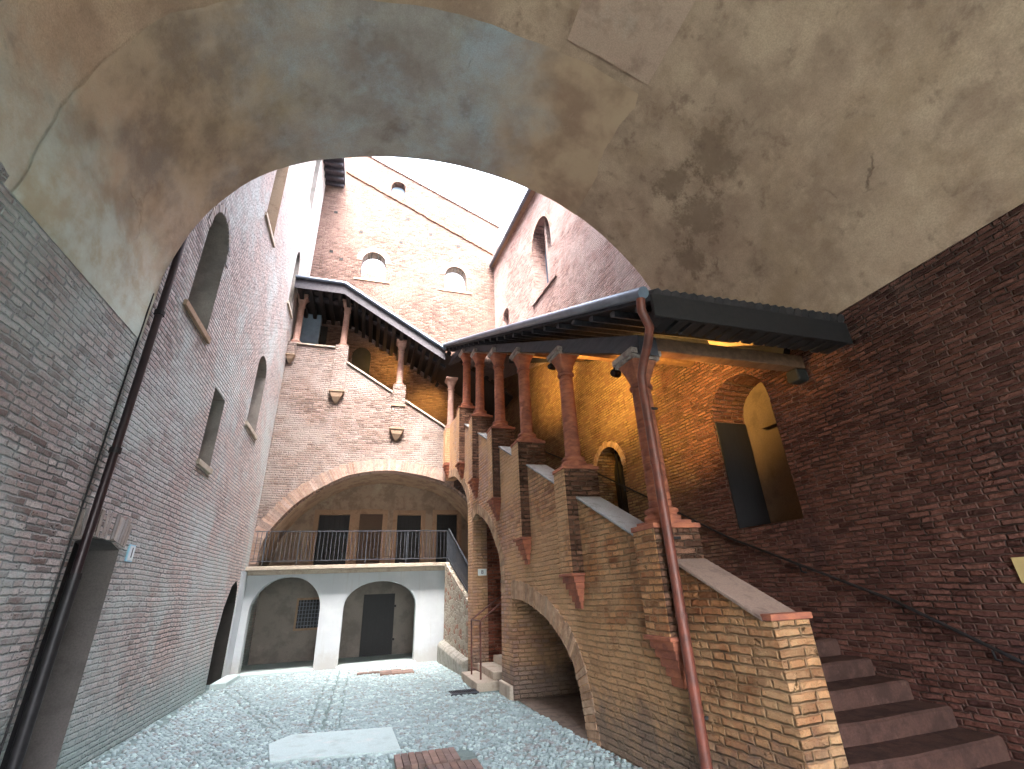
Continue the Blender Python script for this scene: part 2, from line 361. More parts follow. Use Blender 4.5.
M['stone_rough'] = plaster_mat('rough_grey_stone', (.36, .34, .30), [((.20, .17, .14), .45, .62, 3.0), ((.48, .46, .42), .55, .7, 4.0)], scale=2.0, bump=.9)
M['stone_warm'] = plaster_mat('warm_worn_stone', (.50, .42, .34), [((.34, .26, .21), .5, .68, 2.5)], scale=2.0, bump=.3)
M['stone_frame'] = plaster_mat('brown_stone', (.34, .23, .16), [((.22, .13, .09), .5, .68, 2.5)], scale=2.0, bump=.3)
M['step'] = plaster_mat('worn_brick_step', (.085, .045, .036), [((.04, .023, .02), .42, .62, 3.0), ((.14, .08, .065), .56, .72, 4.0)], scale=1.5, bump=.6, grain=50)
M['coping_grey'] = plaster_mat('grey_coping', (.40, .39, .38), [((.26, .24, .22), .5, .66, 3.0)], scale=2, bump=.4, grain=70)
M['coping_tan'] = plaster_mat('rosy_coping', (.30, .21, .17), [((.18, .12, .10), .5, .66, 3.0)], scale=2, bump=.4, grain=70)
M['abacus_grey'] = plaster_mat('dusty_stone_cap', (.36, .28, .25), [((.20, .13, .11), .46, .62, 6.0), ((.5, .47, .45), .58, .7, 5.0)], scale=2, bump=.5)
M['terracotta'] = simple_mat('terracotta_brick', (.40, .13, .065), .85, c2=(.20, .062, .04), scale=5, bump=.5, dist=.008, stretch=(1, 1, 2.2))
M['terracotta_pale'] = simple_mat('pale_rose_terracotta', (.50, .30, .24), .85, c2=(.36, .20, .16), scale=7, bump=.5, dist=.008)
M['voussoir'] = simple_mat('arch_brick', (.52, .34, .22), .92, c2=(.30, .17, .10), scale=9, bump=.8, dist=.012, obj=False)
M['voussoir_pale'] = simple_mat('arch_brick_pale', (.44, .31, .25), .92, c2=(.32, .20, .16), scale=9, bump=.8, dist=.012, obj=False)
M['voussoir_grey'] = simple_mat('arch_brick_grey', (.38, .34, .32), .92, c2=(.27, .21, .19), scale=9, bump=.8, dist=.012, obj=False)
M['wood'] = simple_mat('dark_timber', (.018, .012, .013), .7, c2=(.009, .007, .008), scale=5, bump=.5, dist=.006, stretch=(3, .6, 3), obj=False)
M['wood_mid'] = simple_mat('brown_timber', (.20, .10, .055), .65, c2=(.11, .05, .03), scale=5, bump=.5, dist=.006, stretch=(3, .6, 3), obj=False)
M['wood_grey'] = simple_mat('grey_timber', (.06, .052, .062), .75, c2=(.03, .026, .034), scale=5, bump=.5, dist=.006, stretch=(3, .6, 3), obj=False)
M['tile'] = simple_mat('roof_tile', (.04, .028, .028), .9, c2=(.02, .015, .017), scale=8, bump=.5, dist=.01, obj=False)
M['gutter'] = simple_mat('grey_blue_metal', (.20, .23, .29), .45, .5, var=.3, scale=3, bump=.1, obj=False)
M['copper'] = simple_mat('rust_red_metal', (.19, .05, .03), .5, .1, c2=(.09, .03, .022), scale=7, bump=.35, obj=False)
M['iron'] = simple_mat('black_iron', (.03, .027, .03), .5, .5, var=.4, scale=10, bump=.2, obj=False)
M['rail_iron'] = simple_mat('grey_painted_iron', (.055, .06, .075), .5, .2, var=.3, scale=10, bump=.1, obj=False)
M['pipe_dark'] = simple_mat('dark_purple_pipe', (.035, .02, .024), .4, .3, var=.3, scale=5, bump=.15, obj=False)
M['door'] = simple_mat('black_door_wood', (.009, .008, .011), .6, var=.4, scale=8, bump=.4, stretch=(4, 4, .5), obj=False)
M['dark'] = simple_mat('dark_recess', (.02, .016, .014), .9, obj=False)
M['bluewood'] = simple_mat('blue_green_shutter', (.10, .30, .36), .6, var=.3, scale=8, obj=False)
M['paleblue'] = simple_mat('pale_blue_board', (.30, .38, .48), .6, var=.25, scale=4, obj=False)
M['slate_blue'] = simple_mat('slate_blue_board', (.07, .09, .13), .7, var=.3, obj=False)
M['sign'] = simple_mat('white_enamel', (.72, .76, .78), .3, var=.06, scale=10, bump=.02, obj=False)
M['sign_blue'] = simple_mat('light_blue_enamel', (.35, .62, .78), .3, var=.1, scale=10, bump=.02, obj=False)
M['ink'] = simple_mat('dark_ink', (.03, .04, .06), .5, obj=False)
M['paving_brick'] = simple_mat('paving_brick', (.27, .17, .14), .9, c2=(.17, .11, .09), scale=7, bump=.5, dist=.006, obj=False)
M['yellow_card'] = simple_mat('ochre_notice', (.55, .40, .18), .7, var=.15, obj=False)
def lit_mat():
    t = NT('lit_lens'); t.b.inputs['Emission Color'].default_value = (1, .5, .12, 1); t.b.inputs['Emission Strength'].default_value = 12
    t.b.inputs['Base Color'].default_value = (.8, .6, .3, 1); return t.m
M['lit'] = lit_mat()
for q_ in ('voussoir', 'voussoir_pale', 'voussoir_grey', 'paving_brick'): tint(M[q_])
def cobble_mat():
    t = NT('river_pebble'); P = t.pos()
    v = t.n('ShaderNodeTexVoronoi'); v.inputs['Scale'].default_value = 14; t.l(P, v.inputs['Vector'])
    s3 = t.n('ShaderNodeSeparateColor'); t.l(v.outputs['Color'], s3.inputs[0])
    c = t.mix(s3.outputs[0], (.36, .45, .455), (.22, .29, .295)); c = t.mix(t.math('GREATER_THAN', s3.outputs[1], .86), c, (.46, .58, .57))
    c = t.mix(t.math('GREATER_THAN', s3.outputs[2], .84), c, (.24, .24, .235))
    n = t.noise(P, 60, 3); c = t.mix(t.math('MULTIPLY', n, .4), c, (.22, .27, .27))
    t.l(c, t.b.inputs['Base Color']); t.b.inputs['Roughness'].default_value = .6
    t.l(t.bump(n, .3, .004), t.b.inputs['Normal']); return t.m
M['pebble'] = cobble_mat()
M['joint'] = plaster_mat('sandy_joint', (.20, .26, .25), [((.12, .16, .15), .45, .62, 3.0), ((.10, .15, .09), .58, .7, 2.2)], scale=2, bump=.5)
M['earth'] = plaster_mat('earth_floor', (.20, .15, .12), [((.12, .09, .07), .45, .62, 3.0)], scale=2, bump=.6)

# ================================================================== GROUND
g = MB(); g.add([(-150, -150, -.03), (150, -150, -.03), (150, 150, -.03), (-150, 150, -.03)], [(0, 1, 2, 3)])
tag(g.build('ground', M['joint']), kind='structure')
g = MB(); g.add([(XL, 2.5, -.012), (5.3, 2.5, -.012), (5.3, 14.3, -.012), (XL, 14.3, -.012)], [(0, 1, 2, 3)])
tag(g.build('courtyard_floor', M['joint']), kind='structure')

slab_poly = [(-.80, 6.72), (-.93, 7.45), (-.72, 7.78), (.53, 7.58), (.57, 6.50)]
brick_a = (.46, 1.30, 5.80, 6.36)
patch = [(.05, 12.75, .95, 13.0), (.55, 12.35, 1.30, 12.75)]
def inside(P, x, y):
    c = False; n = len(P)
    for i in range(n):
        (a, b), (e, f) = P[i], P[(i+1) % n]
        if (b > y) != (f > y) and x < (e-a)*(y-b)/(f-b)+a: c = not c
    return c
# cobbles: every pebble a small rounded dome
pb = MB()
base = []
nseg, = (7,)
y = 4.6
row = 0
while y < 14.05:
    near = y < 9
    stepv = .060 if near else .072
    x = -2.80 + (stepv/2 if row % 2 else 0)
    while x < 3.3:
        px, py = x+random.uniform(-.016, .016), y+random.uniform(-.016, .016)
        ok = px < sx(py)-.02 and px > XL+.03
        if py < 6.0 and px > 2.0 and py < 3: ok = False
        if inside(slab_poly, px, py): ok = False
        if brick_a[0]-.02 < px < brick_a[1]+.03 and brick_a[2] < py < brick_a[3]: ok = False
        if any(q[0]-.02 < px < q[2]+.02 and q[1]-.02 < py < q[3]+.02 for q in patch): ok = False
        if 1.62 < px < 2.12 and 9.3 < py < 9.75: ok = False
        if 2.05 < px and 9.25 < py < 10.75: ok = False
        if px < -2.5 and py < 13.0 and px < -2.62: ok = ok and random.random() < .5
        if px > 2.15 and py > 11.3: ok = False
        for o_ in (0, .16):      # drainage line running diagonally from the corner stone
            if 8.2 < py < 12.3 and abs((px+2.35+o_)-(12.3-py)*.36) < .022: ok = False
        if abs(px-(-.35)) < .03 or abs(px-(-.15)) < .02 or abs(px+.55) < .02:
            if py > 8: ok = False
        if ok:
            r = stepv*random.uniform(.38, .58); e = random.uniform(.72, 1.1); a0 = random.uniform(0, PI)
            hgt = random.uniform(.008, .020); ca, sa = math.cos(a0), math.sin(a0); tx, ty = random.uniform(-.2, .2), random.uniform(-.2, .2)
            vs = []
            for rr, zz in ((1, -.012), (.92, .45*hgt), (.58, .88*hgt)):
                for k in range(nseg):
                    a = 2*PI*k/nseg; lx, ly = r*rr*math.cos(a), r*rr*e*math.sin(a)
                    vs.append((px+lx*ca-ly*sa, py+lx*sa+ly*ca, zz + (lx*tx+ly*ty)*.6))
            vs.append((px, py, hgt))
            fs = []
            for q in range(2):
                for k in range(nseg): fs.append((q*nseg+k, q*nseg+(k+1) % nseg, (q+1)*nseg+(k+1) % nseg, (q+1)*nseg+k))
            for k in range(nseg): fs.append((2*nseg+k, 2*nseg+(k+1) % nseg, 3*nseg))
            pb.add(vs, fs, True)
        x += stepv
    y += stepv*.9; row += 1
me_p = pb.build('cobblestones', M['pebble']); tag(me_p, 'blue grey river pebbles paving the courtyard floor', 'cobbles', kind='stuff')

def Zf(z0):
    return lambda u, v, d: (u, v, z0+d)
s = MB().poly(Zf(0), slab_poly, -.01, .030).build('stone_slab', M['stone'], bevel=.008)
tag(s, 'large pale stone slab set flush in the cobbles at the front of the court', 'paving slab')
# brick paving pieces
t1 = thing('brick_paving', 'strip of red paving bricks beside the pale stone slab', 'paving', (.6, 6.0, 0))
k = MB()
for i in range(11):
    x0 = .22+i*.073
    if i < 9: k.box(x0+.26, x0+.326, 5.9, 6.32, -.01, .035+random.uniform(0, .006))
    if i < 7: k.box(x0+.56, x0+.626, 5.52, 5.83, -.01, .035+random.uniform(0, .006))
o = k.build('brick_course', M['paving_brick'], t1, bevel=.004); o.matrix_parent_inverse = Matrix.Translation((-.6, -6.0, 0))
def under(root, o):
    o.parent = root; o.matrix_parent_inverse = Matrix.Translation(-root.location); return o
k = MB()
for q in patch:
    y0 = q[1]
    while y0 < q[3]-.05:
        x0 = q[0]
        while x0 < q[2]-.1:
            k.box(x0, x0+.24, y0, y0+.10, -.01, .028+random.uniform(0, .006)); x0 += .25
        y0 += .11
tag(k.build('brick_patch', M['paving_brick'], bevel=.003), 'small patch of red bricks let into cobbles before the right white arch', 'paving')
# drain grate
t1 = thing('drain_grate', 'dark iron drain grate in the cobbles near the stair doorway', 'drain grate', (1.87, 9.52, 0))
under(t1, MB().box(1.63, 2.11, 9.36, 9.68, -.02, .004).build('pit', M['dark']))
for ya_ in (9.36, 9.655): under(t1, MB().box(1.63, 2.11, ya_, ya_+.025, .002, .026).build('frame_bar', M['rail_iron']))
k = MB()
for i in range(14): k.box(1.645+i*.034, 1.660+i*.034, 9.386, 9.654, .004, .024)
under(t1, k.build('grate_bars', M['rail_iron']))
# threshold kerbs in front of the portico and along the left wall foot
tag(MB().box(-2.70, -.99, 13.88, 14.14, -.02, .055).build('threshold_stone', M['stone'], bevel=.008), 'long pale threshold stone under the left white arch', 'threshold')
tag(MB().box(-.46, 1.48, 13.88, 14.14, -.02, .055).build('threshold_stone', M['stone'], bevel=.008), 'long pale threshold stone under the right white arch', 'threshold')
tag(MB().box(XL+.01, XL+.30, 12.5, 13.86, -.02, .09).build('corner_stone', M['stone'], bevel=.01), 'short pale stone step at the low arch in the left wall', 'step')
tag(MB().box(XL, 2.2, 14.14, 16.2, -.02, .03).build('portico_floor', M['stone']), kind='structure')

# ================================================================== helper: openings
def shrink(P, k):
    n = len(P); cx = sum(p[0] for p in P)/n; cy = sum(p[1] for p in P)/n; out = []
    for u, v in P:
        du, dv = u-cx, v-cy; L = math.hypot(du, dv) or 1; out.append((u-du/L*k, v-dv/L*k))
    return out
def opening(name, fr, P, depth, mrev, mback, parent, sill=None, backname='pane', dd=.012, sill_ext=.12, sill_mat=None, sill_out=.05):
    root = bpy.data.objects.new(name, None); C.objects.link(root); root.parent = parent; root.empty_display_size = .1
    Q = shrink(P, dd)
    k = MB().poly(fr, P and shrink(P, .001), .004, depth, [Q]) if False else MB()
    k.strip(fr, Q, .002, depth, True)
    k.build('reveal', mrev, root)
    if mback: MB().poly(fr, P, depth-.004, depth+.03).build(backname, mback, root)
    if sill is not None:
        u0 = min(p[0] for p in P)-sill_ext; u1 = max(p[0] for p in P)+sill_ext; v = min(p[1] for p in P)
        MB().fbox(fr, u0, u1, v-.09, v+.004, -sill_out, .12).build('sill', sill_mat or M['stone_warm'], root, bevel=.006)
    return root
def voussoirs(fr, path, width, thick=.07, out=.014, inn=.10, gap=.010, lip=.006):
    """radial bricks following an open path (inner edge of an arch)"""
    L = [0]
    for a, b in zip(path, path[1:]): L.append(L[-1]+math.hypot(b[0]-a[0], b[1]-a[1]))
    tot = L[-1]; n = max(3, int(tot/thick)); k = MB()
    def at(s_):
        s_ = min(max(s_, 0), tot-1e-6); i = 0
        while L[i+1] < s_: i += 1
        f = (s_-L[i])/(L[i+1]-L[i]); a, b = path[i], path[i+1]
        p = (a[0]+(b[0]-a[0])*f, a[1]+(b[1]-a[1])*f)
        # smoothed tangent
        return p
    def tn(s_):
        a = at(s_-.12); b = at(s_+.12); dx, dy = b[0]-a[0], b[1]-a[1]; l = math.hypot(dx, dy) or 1
        return (dx/l, dy/l)
    for i in range(n):
        s0 = tot*i/n+gap/2; s1 = tot*(i+1)/n-gap/2; wv = width+random.uniform(-.02, .02); o_ = out+random.uniform(-.006, .006)
        q = []
        for s_ in (s0, s1):
            p = at(s_); t_ = tn(s_); nx, ny = t_[1], -t_[0]       # path runs u1 -> u0 (leftwards over the crown): outward normal
            q.append(((p[0]-nx*lip, p[1]-ny*lip), (p[0]+nx*wv, p[1]+ny*wv)))
        (a, b), (c, e) = q
        k.hexa([fr(*a, -o_), fr(*b, -o_), fr(*e, -o_), fr(*c, -o_), fr(*a, inn), fr(*b, inn), fr(*e, inn), fr(*c, inn)])
    return k

# ================================================================== LEFT BUILDING
LB = thing('brick_building', 'tall pale grey brick building along the left side of the court', 'building')
door_L = [(7.0, -.05), (7.0, 2.24), (6.75, 2.31), (6.25, 2.31), (6.0, 2.24), (6.0, -.05)]
w1 = arch(6.86, 7.82, 5.68, 7.15, 7.78, pw=.9)
w2 = rect(8.82, 9.5, 3.84, 5.18)
w3 = arch(11.25, 12.2, 5.35, 6.8, 7.25)
w4 = arch(13.0, 13.65, 9.75, 11.3, 11.9)
w5 = rect(9.35, 10.25, 9.75, 12.6)
w6 = rect(13.2, 13.9, 14.2, 16.9)
low = [(13.45, -.05), (13.45, 1.6), (13.35, 1.95), (13.15, 2.08), (12.8, 1.95), (12.45, 1.5), (12.25, .9), (12.25, -.05)]
MB().poly(FL, [(-4, -.1), (16.6, -.1), (16.6, 19.6), (-4, 19.6)], 0, .6, [door_L, w1, w2, w3, w4, w5, w6, low]).build('wall', M['brick_left'], LB)
r = opening('window', FL, w1, .5, M['plaster_tan'], M['plaster_tan'], LB, sill=1, sill_mat=M['stone_frame'])
r = opening('window', FL, w2, .4, M['plaster_tan'], M['plaster_tan'], LB, sill=1, sill_ext=.05)
r = opening('window', FL, w3, .4, M['plaster_tan'], M['plaster_tan'], LB, sill=1)
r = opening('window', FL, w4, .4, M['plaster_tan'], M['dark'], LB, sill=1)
r = opening('window', FL, w5, .35, M['stone_frame'], M['bluewood'], LB, sill=1, backname='shutter')
k = MB()
for i in range(36): k.fbox(FL, 9.42, 10.18, 9.85+i*.075, 9.90+i*.075, .30, .34)
k.build('louvres', M['bluewood'], r)
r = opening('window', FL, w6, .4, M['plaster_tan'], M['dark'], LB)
r = opening('doorway', FL, door_L, .36, M['reveal_brown'], None, LB, dd=.01)
dr = MB().fbox(FL, 6.0, 7.0, -.04, 2.33, .34, .39).build('door', M['door'], r)
MB().fbox(FL, 6.12, 6.16, 1.0, 1.12, .30, .34).build('handle', M['iron'], dr)
opening('low_arch', FL, low, .35, M['dark'], M['dark'], LB, dd=.01)
MB().box(XL+.001, XL+.025, 13.46, 14.125, -.01, 2.3).build('white_return', M['plaster_white'], LB)
voussoirs(FL, [(7.10, 2.27), (6.75, 2.33), (6.25, 2.33), (5.9, 2.27)], .28, out=.004, lip=0).build('lintel_arch', M['voussoir_grey'], LB)
voussoirs(FL, w1[1:-1], .13).build('arch_ring', M['voussoir_grey'], LB)
MB().box(XL-.4, -2.08, -3.5, 15.55, 17.42, 17.62).build('eave', M['wood_grey'], LB)
k = MB()
for i in range(30): k.box(XL-.1, -2.12, 5.0+i*.36, 5.1+i*.36, 17.26, 17.418)
k.build('eave_rafters', M['wood_grey'], LB)
# pale opening bricks / putlog patch on wall: bare rough area
# house number left
t1 = thing('house_number_plate', 'small light blue number plate on the grey wall right of the left doorway', 'number plate', (XL-.0, 7.28, 2.22))
under(t1, MB().fbox(FL, 7.19, 7.36, 2.12, 2.32, -.022, -.001).build('plate', M['sign_blue'], bevel=.003))
under(t1, MB().fbox(FL, 7.205, 7.345, 2.135, 2.305, -.026, -.0235).build('plate_face', M['sign']))
def text(body, size, mat, mw, parent, name='number'):
    cu = bpy.data.curves.new(name, 'FONT'); cu.body = body; cu.size = size; cu.extrude = .002; cu.align_x = 'CENTER'; cu.align_y = 'CENTER'
    to = bpy.data.objects.new('tmp_'+name, cu); C.objects.link(to)
    dg = bpy.context.evaluated_depsgraph_get(); me = bpy.data.meshes.new_from_object(to.evaluated_get(dg))
    bpy.data.objects.remove(to); me.materials.clear(); me.materials.append(mat); me.transform(mw)
    o = bpy.data.objects.new(name, me); C.objects.link(o); return under(parent, o)
text('1', .17, M['ink'], Matrix(((0, 0, 1, XL+.029), (1, 0, 0, 7.275), (0, 1, 0, 2.22), (0, 0, 0, 1))), t1)

# ================================================================== VAULTED PASSAGE
prof_pts = [(-2.84, 4.55), (-2.82, 5.2), (-2.80, 5.75), (-2.60, 6.6), (-2.13, 7.41), (-1.51, 7.97), (-.64, 8.40), (.45, 8.66), (1.43, 8.65), (2.25, 8.50), (2.97, 8.22), (3.74, 7.70), (4.40, 6.95), (4.78, 6.25), (5.15, 5.3), (5.3, 4.55)]
def catmull(P, n=5):
    out = []
    for i in range(len(P)-1):
        p0 = P[max(i-1, 0)]; p1 = P[i]; p2 = P[i+1]; p3 = P[min(i+2, len(P)-1)]
        for k in range(n):
            t = k/n
            out.append(tuple(.5*((2*b)+(-a+c)*t+(2*a-5*b+4*c-e)*t*t+(-a+3*b-3*c+e)*t**3) for a, b, c, e in zip(p0, p1, p2, p3)))
    out.append(P[-1]); return out
prof = catmull(prof_pts, 5)
VP = thing('vaulted_passage', 'plastered barrel vault spanning the passage over the viewer', 'vault')
def vault_grid(y0, y1, ny, off, amp, seed, prof=prof, y0f=None):
    vs = []; fs = []; n = len(prof)
    for j in range(ny+1):
        for i, (x, z) in enumerate(prof):
            ya = y0f(i/(n-1)) if y0f else y0
            y = ya+(y1-ya)*j/ny
            cx, cz = 1.2, 4.3; dx, dz = x-cx, z-cz; L = math.hypot(dx, dz)
            e = off+amp*noise.fractal(Vector((x*.7+seed, y*.7, z*.7)), 1.0, 2.0, 4)
            if i in (0, n-1): e = off*.5
            vs.append((x-dx/L*e, y, z-dz/L*e))
    for j in range(ny):
        for i in range(n-1): fs.append((j*n+i, j*n+i+1, (j+1)*n+i+1, (j+1)*n+i))
    return MB().add(vs, fs, True)
vault_grid(-4, 5.96, 110, 0.0, .03, 0).build('vault', M['vault'], VP)
# front ring: separate coat of grey plaster with a ragged back seam; it runs from the left springing to the broken edge near the crown
def seam(t):
    return 3.60+.07*noise.noise(Vector((t*16, 3, 0)))+.03*noise.noise(Vector((t*60, 9, 0)))
sel = [p for i_, p in enumerate(prof) if i_ < 40 or p[0] < 3.3]
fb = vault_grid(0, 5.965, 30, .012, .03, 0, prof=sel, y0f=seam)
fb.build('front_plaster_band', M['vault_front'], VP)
# raised pinkish patch with a squared corner right of the crown
patch_prof = [p for p in prof if 2.0 <= p[0] <= 3.35 and p[1] > 7]
def pseam(t): return 0.8
fbp = vault_grid(.8, 3.42, 24, .05, .02, 0, prof=patch_prof).build('raised_plaster_patch', M['plaster_patch'], VP)
# edge of the patch and band (thickness)
k = MB()
n = len(sel)
# facade above the arch
fac_hole = [(1.2+(x-1.2)*1.006, 4.3+(z-4.3)*1.006) for x, z in prof]
FA = lambda u, v, d: (u, 5.94-d, v)
outer = [(XL, 4.45)]+[]
polyF = list(fac_hole)
polyF = [(XL+.0, 18.0)]+[(max(XL+.002, u), v) for u, v in fac_hole][0:]+[(5.3, 18.0)]
MB().poly(FA, polyF, 0, .35).build('facade', M['brick_left'], VP)
light_gap = arch(-1.6, 3.8, -.05, 2.2, 4.6)
MB().poly(lambda u, v, d: (u, -4.0-d, v), [(-3.4, -.1), (5.9, -.1), (5.9, 9.2), (-3.4, 9.2)], 0, .4, [light_gap]).build('light_block_wall', M['brick_right'], VP)  # unseen end wall added to dim the passage; its opening sized for brightness
MB().box(-3.6, 6.0, -4, 5.55, 17.7, 17.9).build('roof', M['tile'], VP)

# ================================================================== RIGHT BUILDING / stair back wall
RB = thing('brick_building', 'tall brick building along the right side, red below and pink above the stair roof', 'building')
niche = arch(4.72, 5.80, 2.3, 4.0, 4.52)
sarch = arch(8.35, 9.38, 2.75, 3.9, 4.42)
log1 = arch(10.45, 11.85, 10.2, 12.1, 13.05)
log2 = arch(14.1, 14.75, 10.55, 11.2, 11.55)
brk = 6.3
MB().poly(FR, [(-4, -.1), (4.6, -.1), (4.6, 4.9), (-4, 4.9)], 0, .5).build('wall', M['brick_right'], RB)
MB().poly(FR, [(4.6, -.1), (15.6, -.1), (15.6, 9.0), (7.5, 6.6), (4.6, 4.9)], 0, .5, [niche, sarch]).build('stair_wall', M['brick_right'], RB)
MB().poly(FR, [(4.6, 4.9), (7.5, 6.6), (15.6, 9.0), (15.6, 14.4), (4.6, 14.4)], 0.001, .5, [log1, log2]).build('upper_wall', M['brick_upper'], RB)
r = opening('niche', FR, niche, .62, M['brick_right'], None, RB, dd=.008)
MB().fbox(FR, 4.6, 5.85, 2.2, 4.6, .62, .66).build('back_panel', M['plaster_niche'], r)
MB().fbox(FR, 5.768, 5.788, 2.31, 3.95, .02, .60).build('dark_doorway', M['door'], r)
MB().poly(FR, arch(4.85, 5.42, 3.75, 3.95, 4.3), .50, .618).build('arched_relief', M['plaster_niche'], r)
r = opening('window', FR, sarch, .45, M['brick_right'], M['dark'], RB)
MB().fbox(FR, 8.85, 8.88, 2.75, 4.4, .2, .23).build('window_bar', M['iron'], r)
r = opening('window', FR, log1, .48, M['brick_upper'], M['slate_blue'], RB, sill=1, sill_ext=.15, sill_mat=M['brick_upper'])
MB().fbox(FR, 10.5, 11.1, 10.2, 11.6, .15, .3).build('parapet', M['brick_upper'], r)
MB().fbox(FR, 11.08, 11.2, 10.2, 13.0, .2, .32).build('mullion', M['brick_upper'], r)
voussoirs(FR, log1[1:-1], .14).build('arch_ring', M['voussoir_pale'], RB)
opening('window', FR, log2, .2, M['brick_upper'], M['brick_upper'], RB)
MB().poly(lambda u, v, d: (v, u, 14.40+d), [(5.9, 4.9), (15.58, 4.18), (15.58, 5.4), (5.9, 5.8)], 0, .12).build('eave', M['stone_frame'], RB)
k = MB().tube([(4.85, 5.9, 14.44), (4.15, 15.56, 14.44)], .07, 8); k.build('gutter', M['gutter'], RB)
voussoirs(FR, sarch[1:-1], .13).build('arch_ring', M['voussoir'], RB)

# ================================================================== TALL WALL BEHIND
UB = thing('brick_building', 'tall rose brick gable wall closing the court with arched openings to the sky', 'building')
u1 = arch(-1.08, -.16, 12.9, 13.75, 14.25); u2 = arch(2.2, 3.12, 12.93, 13.65, 14.15); u3 = arch(-.21, .38, 17.45, 18.0, 18.3)
MB().poly(FU, [(XL, 5.3), (4.45, 5.3), (4.6, 16.72), (XL, 20.2)], 0, .45, [u1, u2, u3]).build('wall', M['brick_far'], UB)
for P in (u1, u2):
    voussoirs(FU, P[1:-1], .20).build('arch_ring', M['voussoir_pale'], UB)
    r = opening('window', FU, P, .44, M['brick_far'], None, UB, sill=1, sill_ext=.22, sill_mat=M['stone_frame'], sill_out=.03)
    a = min(p[0] for p in P); b = max(p[0] for p in P); v = P[0][1]
    MB().fbox(FU, a+.02, b-.02, v, v+.38, .12, .3).build('parapet', M['brick_court'], r)
r = opening('window', FU, u3, .3, M['brick_far'], M['paleblue'], UB, backname='shutter')
# verge coping and the old roof line scar
k = MB(); k.bar((XL, 15.7, 20.19), (4.62, 15.7, 16.71), .30, .05); k.build('verge_coping', M['brick_far'], UB)
k = MB()
n = 26
for i in range(n):
    a = i/n; b = (i+1)/n
    p = lambda t: (-2.1+6.4*t, 15.6-.025, 18.25-3.15*t+random.uniform(-.02, .02))
    k.bar(p(a), p(b), .05, random.uniform(.03, .07))
k.build('old_roof_line', M['brick_side'], UB)
k = MB()
for (x, z) in ((-2.35, 15.9), (-1.3, 15.1), (.3, 14.9), (1.5, 15.6), (2.7, 15.2), (-1.9, 13.6), (.5, 16.2), (-2.3, 13.9)):
    MB().box(x, x+.13, 15.588, 15.61, z, z+.11).build('putlog_hole', M['dark'], UB)

# the arched window in the back wall above the upper landing
nw = arch(-1.0, -.40, 8.8, 9.5, 9.85)
MB().poly(FU, shrink(nw, -.02), -.012, .002).build('blind_arch', M['dark'], UB)

# ================================================================== GALLERY FACADE (far flight)
GF = thing('gallery_wall', 'pale brick wall with a great arch carrying the far flight of the stair', 'wall')
arc = [(-2.68, 2.43), (-2.66, 2.75), (-2.48, 3.34), (-1.85, 4.13), (-.87, 4.77), (-.2, 4.97), (.5, 5.04), (1.1, 4.98), (1.7, 4.87), (2.32, 4.66), (2.85, 4.26), (3.3, 3.7), (3.5, 2.9), (3.55, -.05)]
arcs = catmull(arc, 4)
par_top = [(4.35, 6.4), (2.2, 6.44), (-1.12, 8.50), (-1.14, 8.94), (XL, 8.96)]
MB().poly(FF, [(XL, 2.43)]+arcs+[(4.35, -.05)]+par_top, 0, .4).build('wall', M['brick_court'], GF)
voussoirs(FF, arcs[::-1][14:-1], .34, out=.012).build('arch_ring', M['voussoir_pale'], GF)
k = MB(); k.bar((2.2, 14.28, 6.47), (-1.12, 14.28, 8.53), .46, .05); k.box(XL, -1.15, 14.05, 14.53, 8.965, 9.01); k.build('coping', M['stone_warm'], GF)
# soffit and back wall of the loggia
k = MB(); k.strip(FF, [(XL, 2.43)]+[(u, v+.05) for u, v in arcs[3:]], .39, 2.1); k.build('loggia_vault', M['plaster_old'], GF)
d1 = rect(-1.50, -.55, 2.43, 4.08); d2 = rect(.92, 1.72, 2.43, 4.08); d3 = rect(2.22, 2.95, 2.43, 4.10)
MB().poly(FB, [(XL, 2.43), (4.35, 2.43), (4.35, 5.3), (XL, 5.3)], 0, .3, [d1, d2, d3]).build('loggia_back_wall', M['plaster_old'], GF)
for P in (d1, d2, d3):
    r = opening('doorway', FB, P, .2, M['stone_frame'], None, GF, dd=.005)
    a, b, t_ = P[2][0], P[0][0], P[1][1]
    dd_ = MB().fbox(FB, a, b, 2.43, t_, .18, .22).build('door', M['door'], r)
    MB().fbox(FB, b-.12, b-.09, 3.35, 3.47, .15, .178).build('handle', M['rail_iron'], dd_)
    k = MB()
    for i_ in range(1, 6): k.fbox(FB, a+(b-a)*i_/6-.006, a+(b-a)*i_/6+.006, 2.44, t_-.01, .172, .179)
    k.build('plank_battens', M['dark'], dd_)
    k = MB(); k.fbox(FB, a-.13, a+.01, 2.43, t_+.13, -.05, .06); k.fbox(FB, b-.01, b+.13, 2.43, t_+.13, -.05, .06); k.fbox(FB, a+.012, b-.012, t_-.01, t_+.128, -.048, .058)
    k.build('door_frame', M['stone_frame'], r)
k = MB(); k.fbox(FB, -.42, -.26, 2.43, 4.22, -.06, .02); k.fbox(FB, .46, .62, 2.43, 4.22, -.06, .02); k.fbox(FB, -.258, .458, 4.08, 4.24, -.058, .02)
k.build('blocked_door_frame', M['stone_frame'], GF)
MB().fbox(FB, -.258, .458, 2.43, 4.078, -.02, .01).build('blocked_door', M['plaster_niche'], GF)
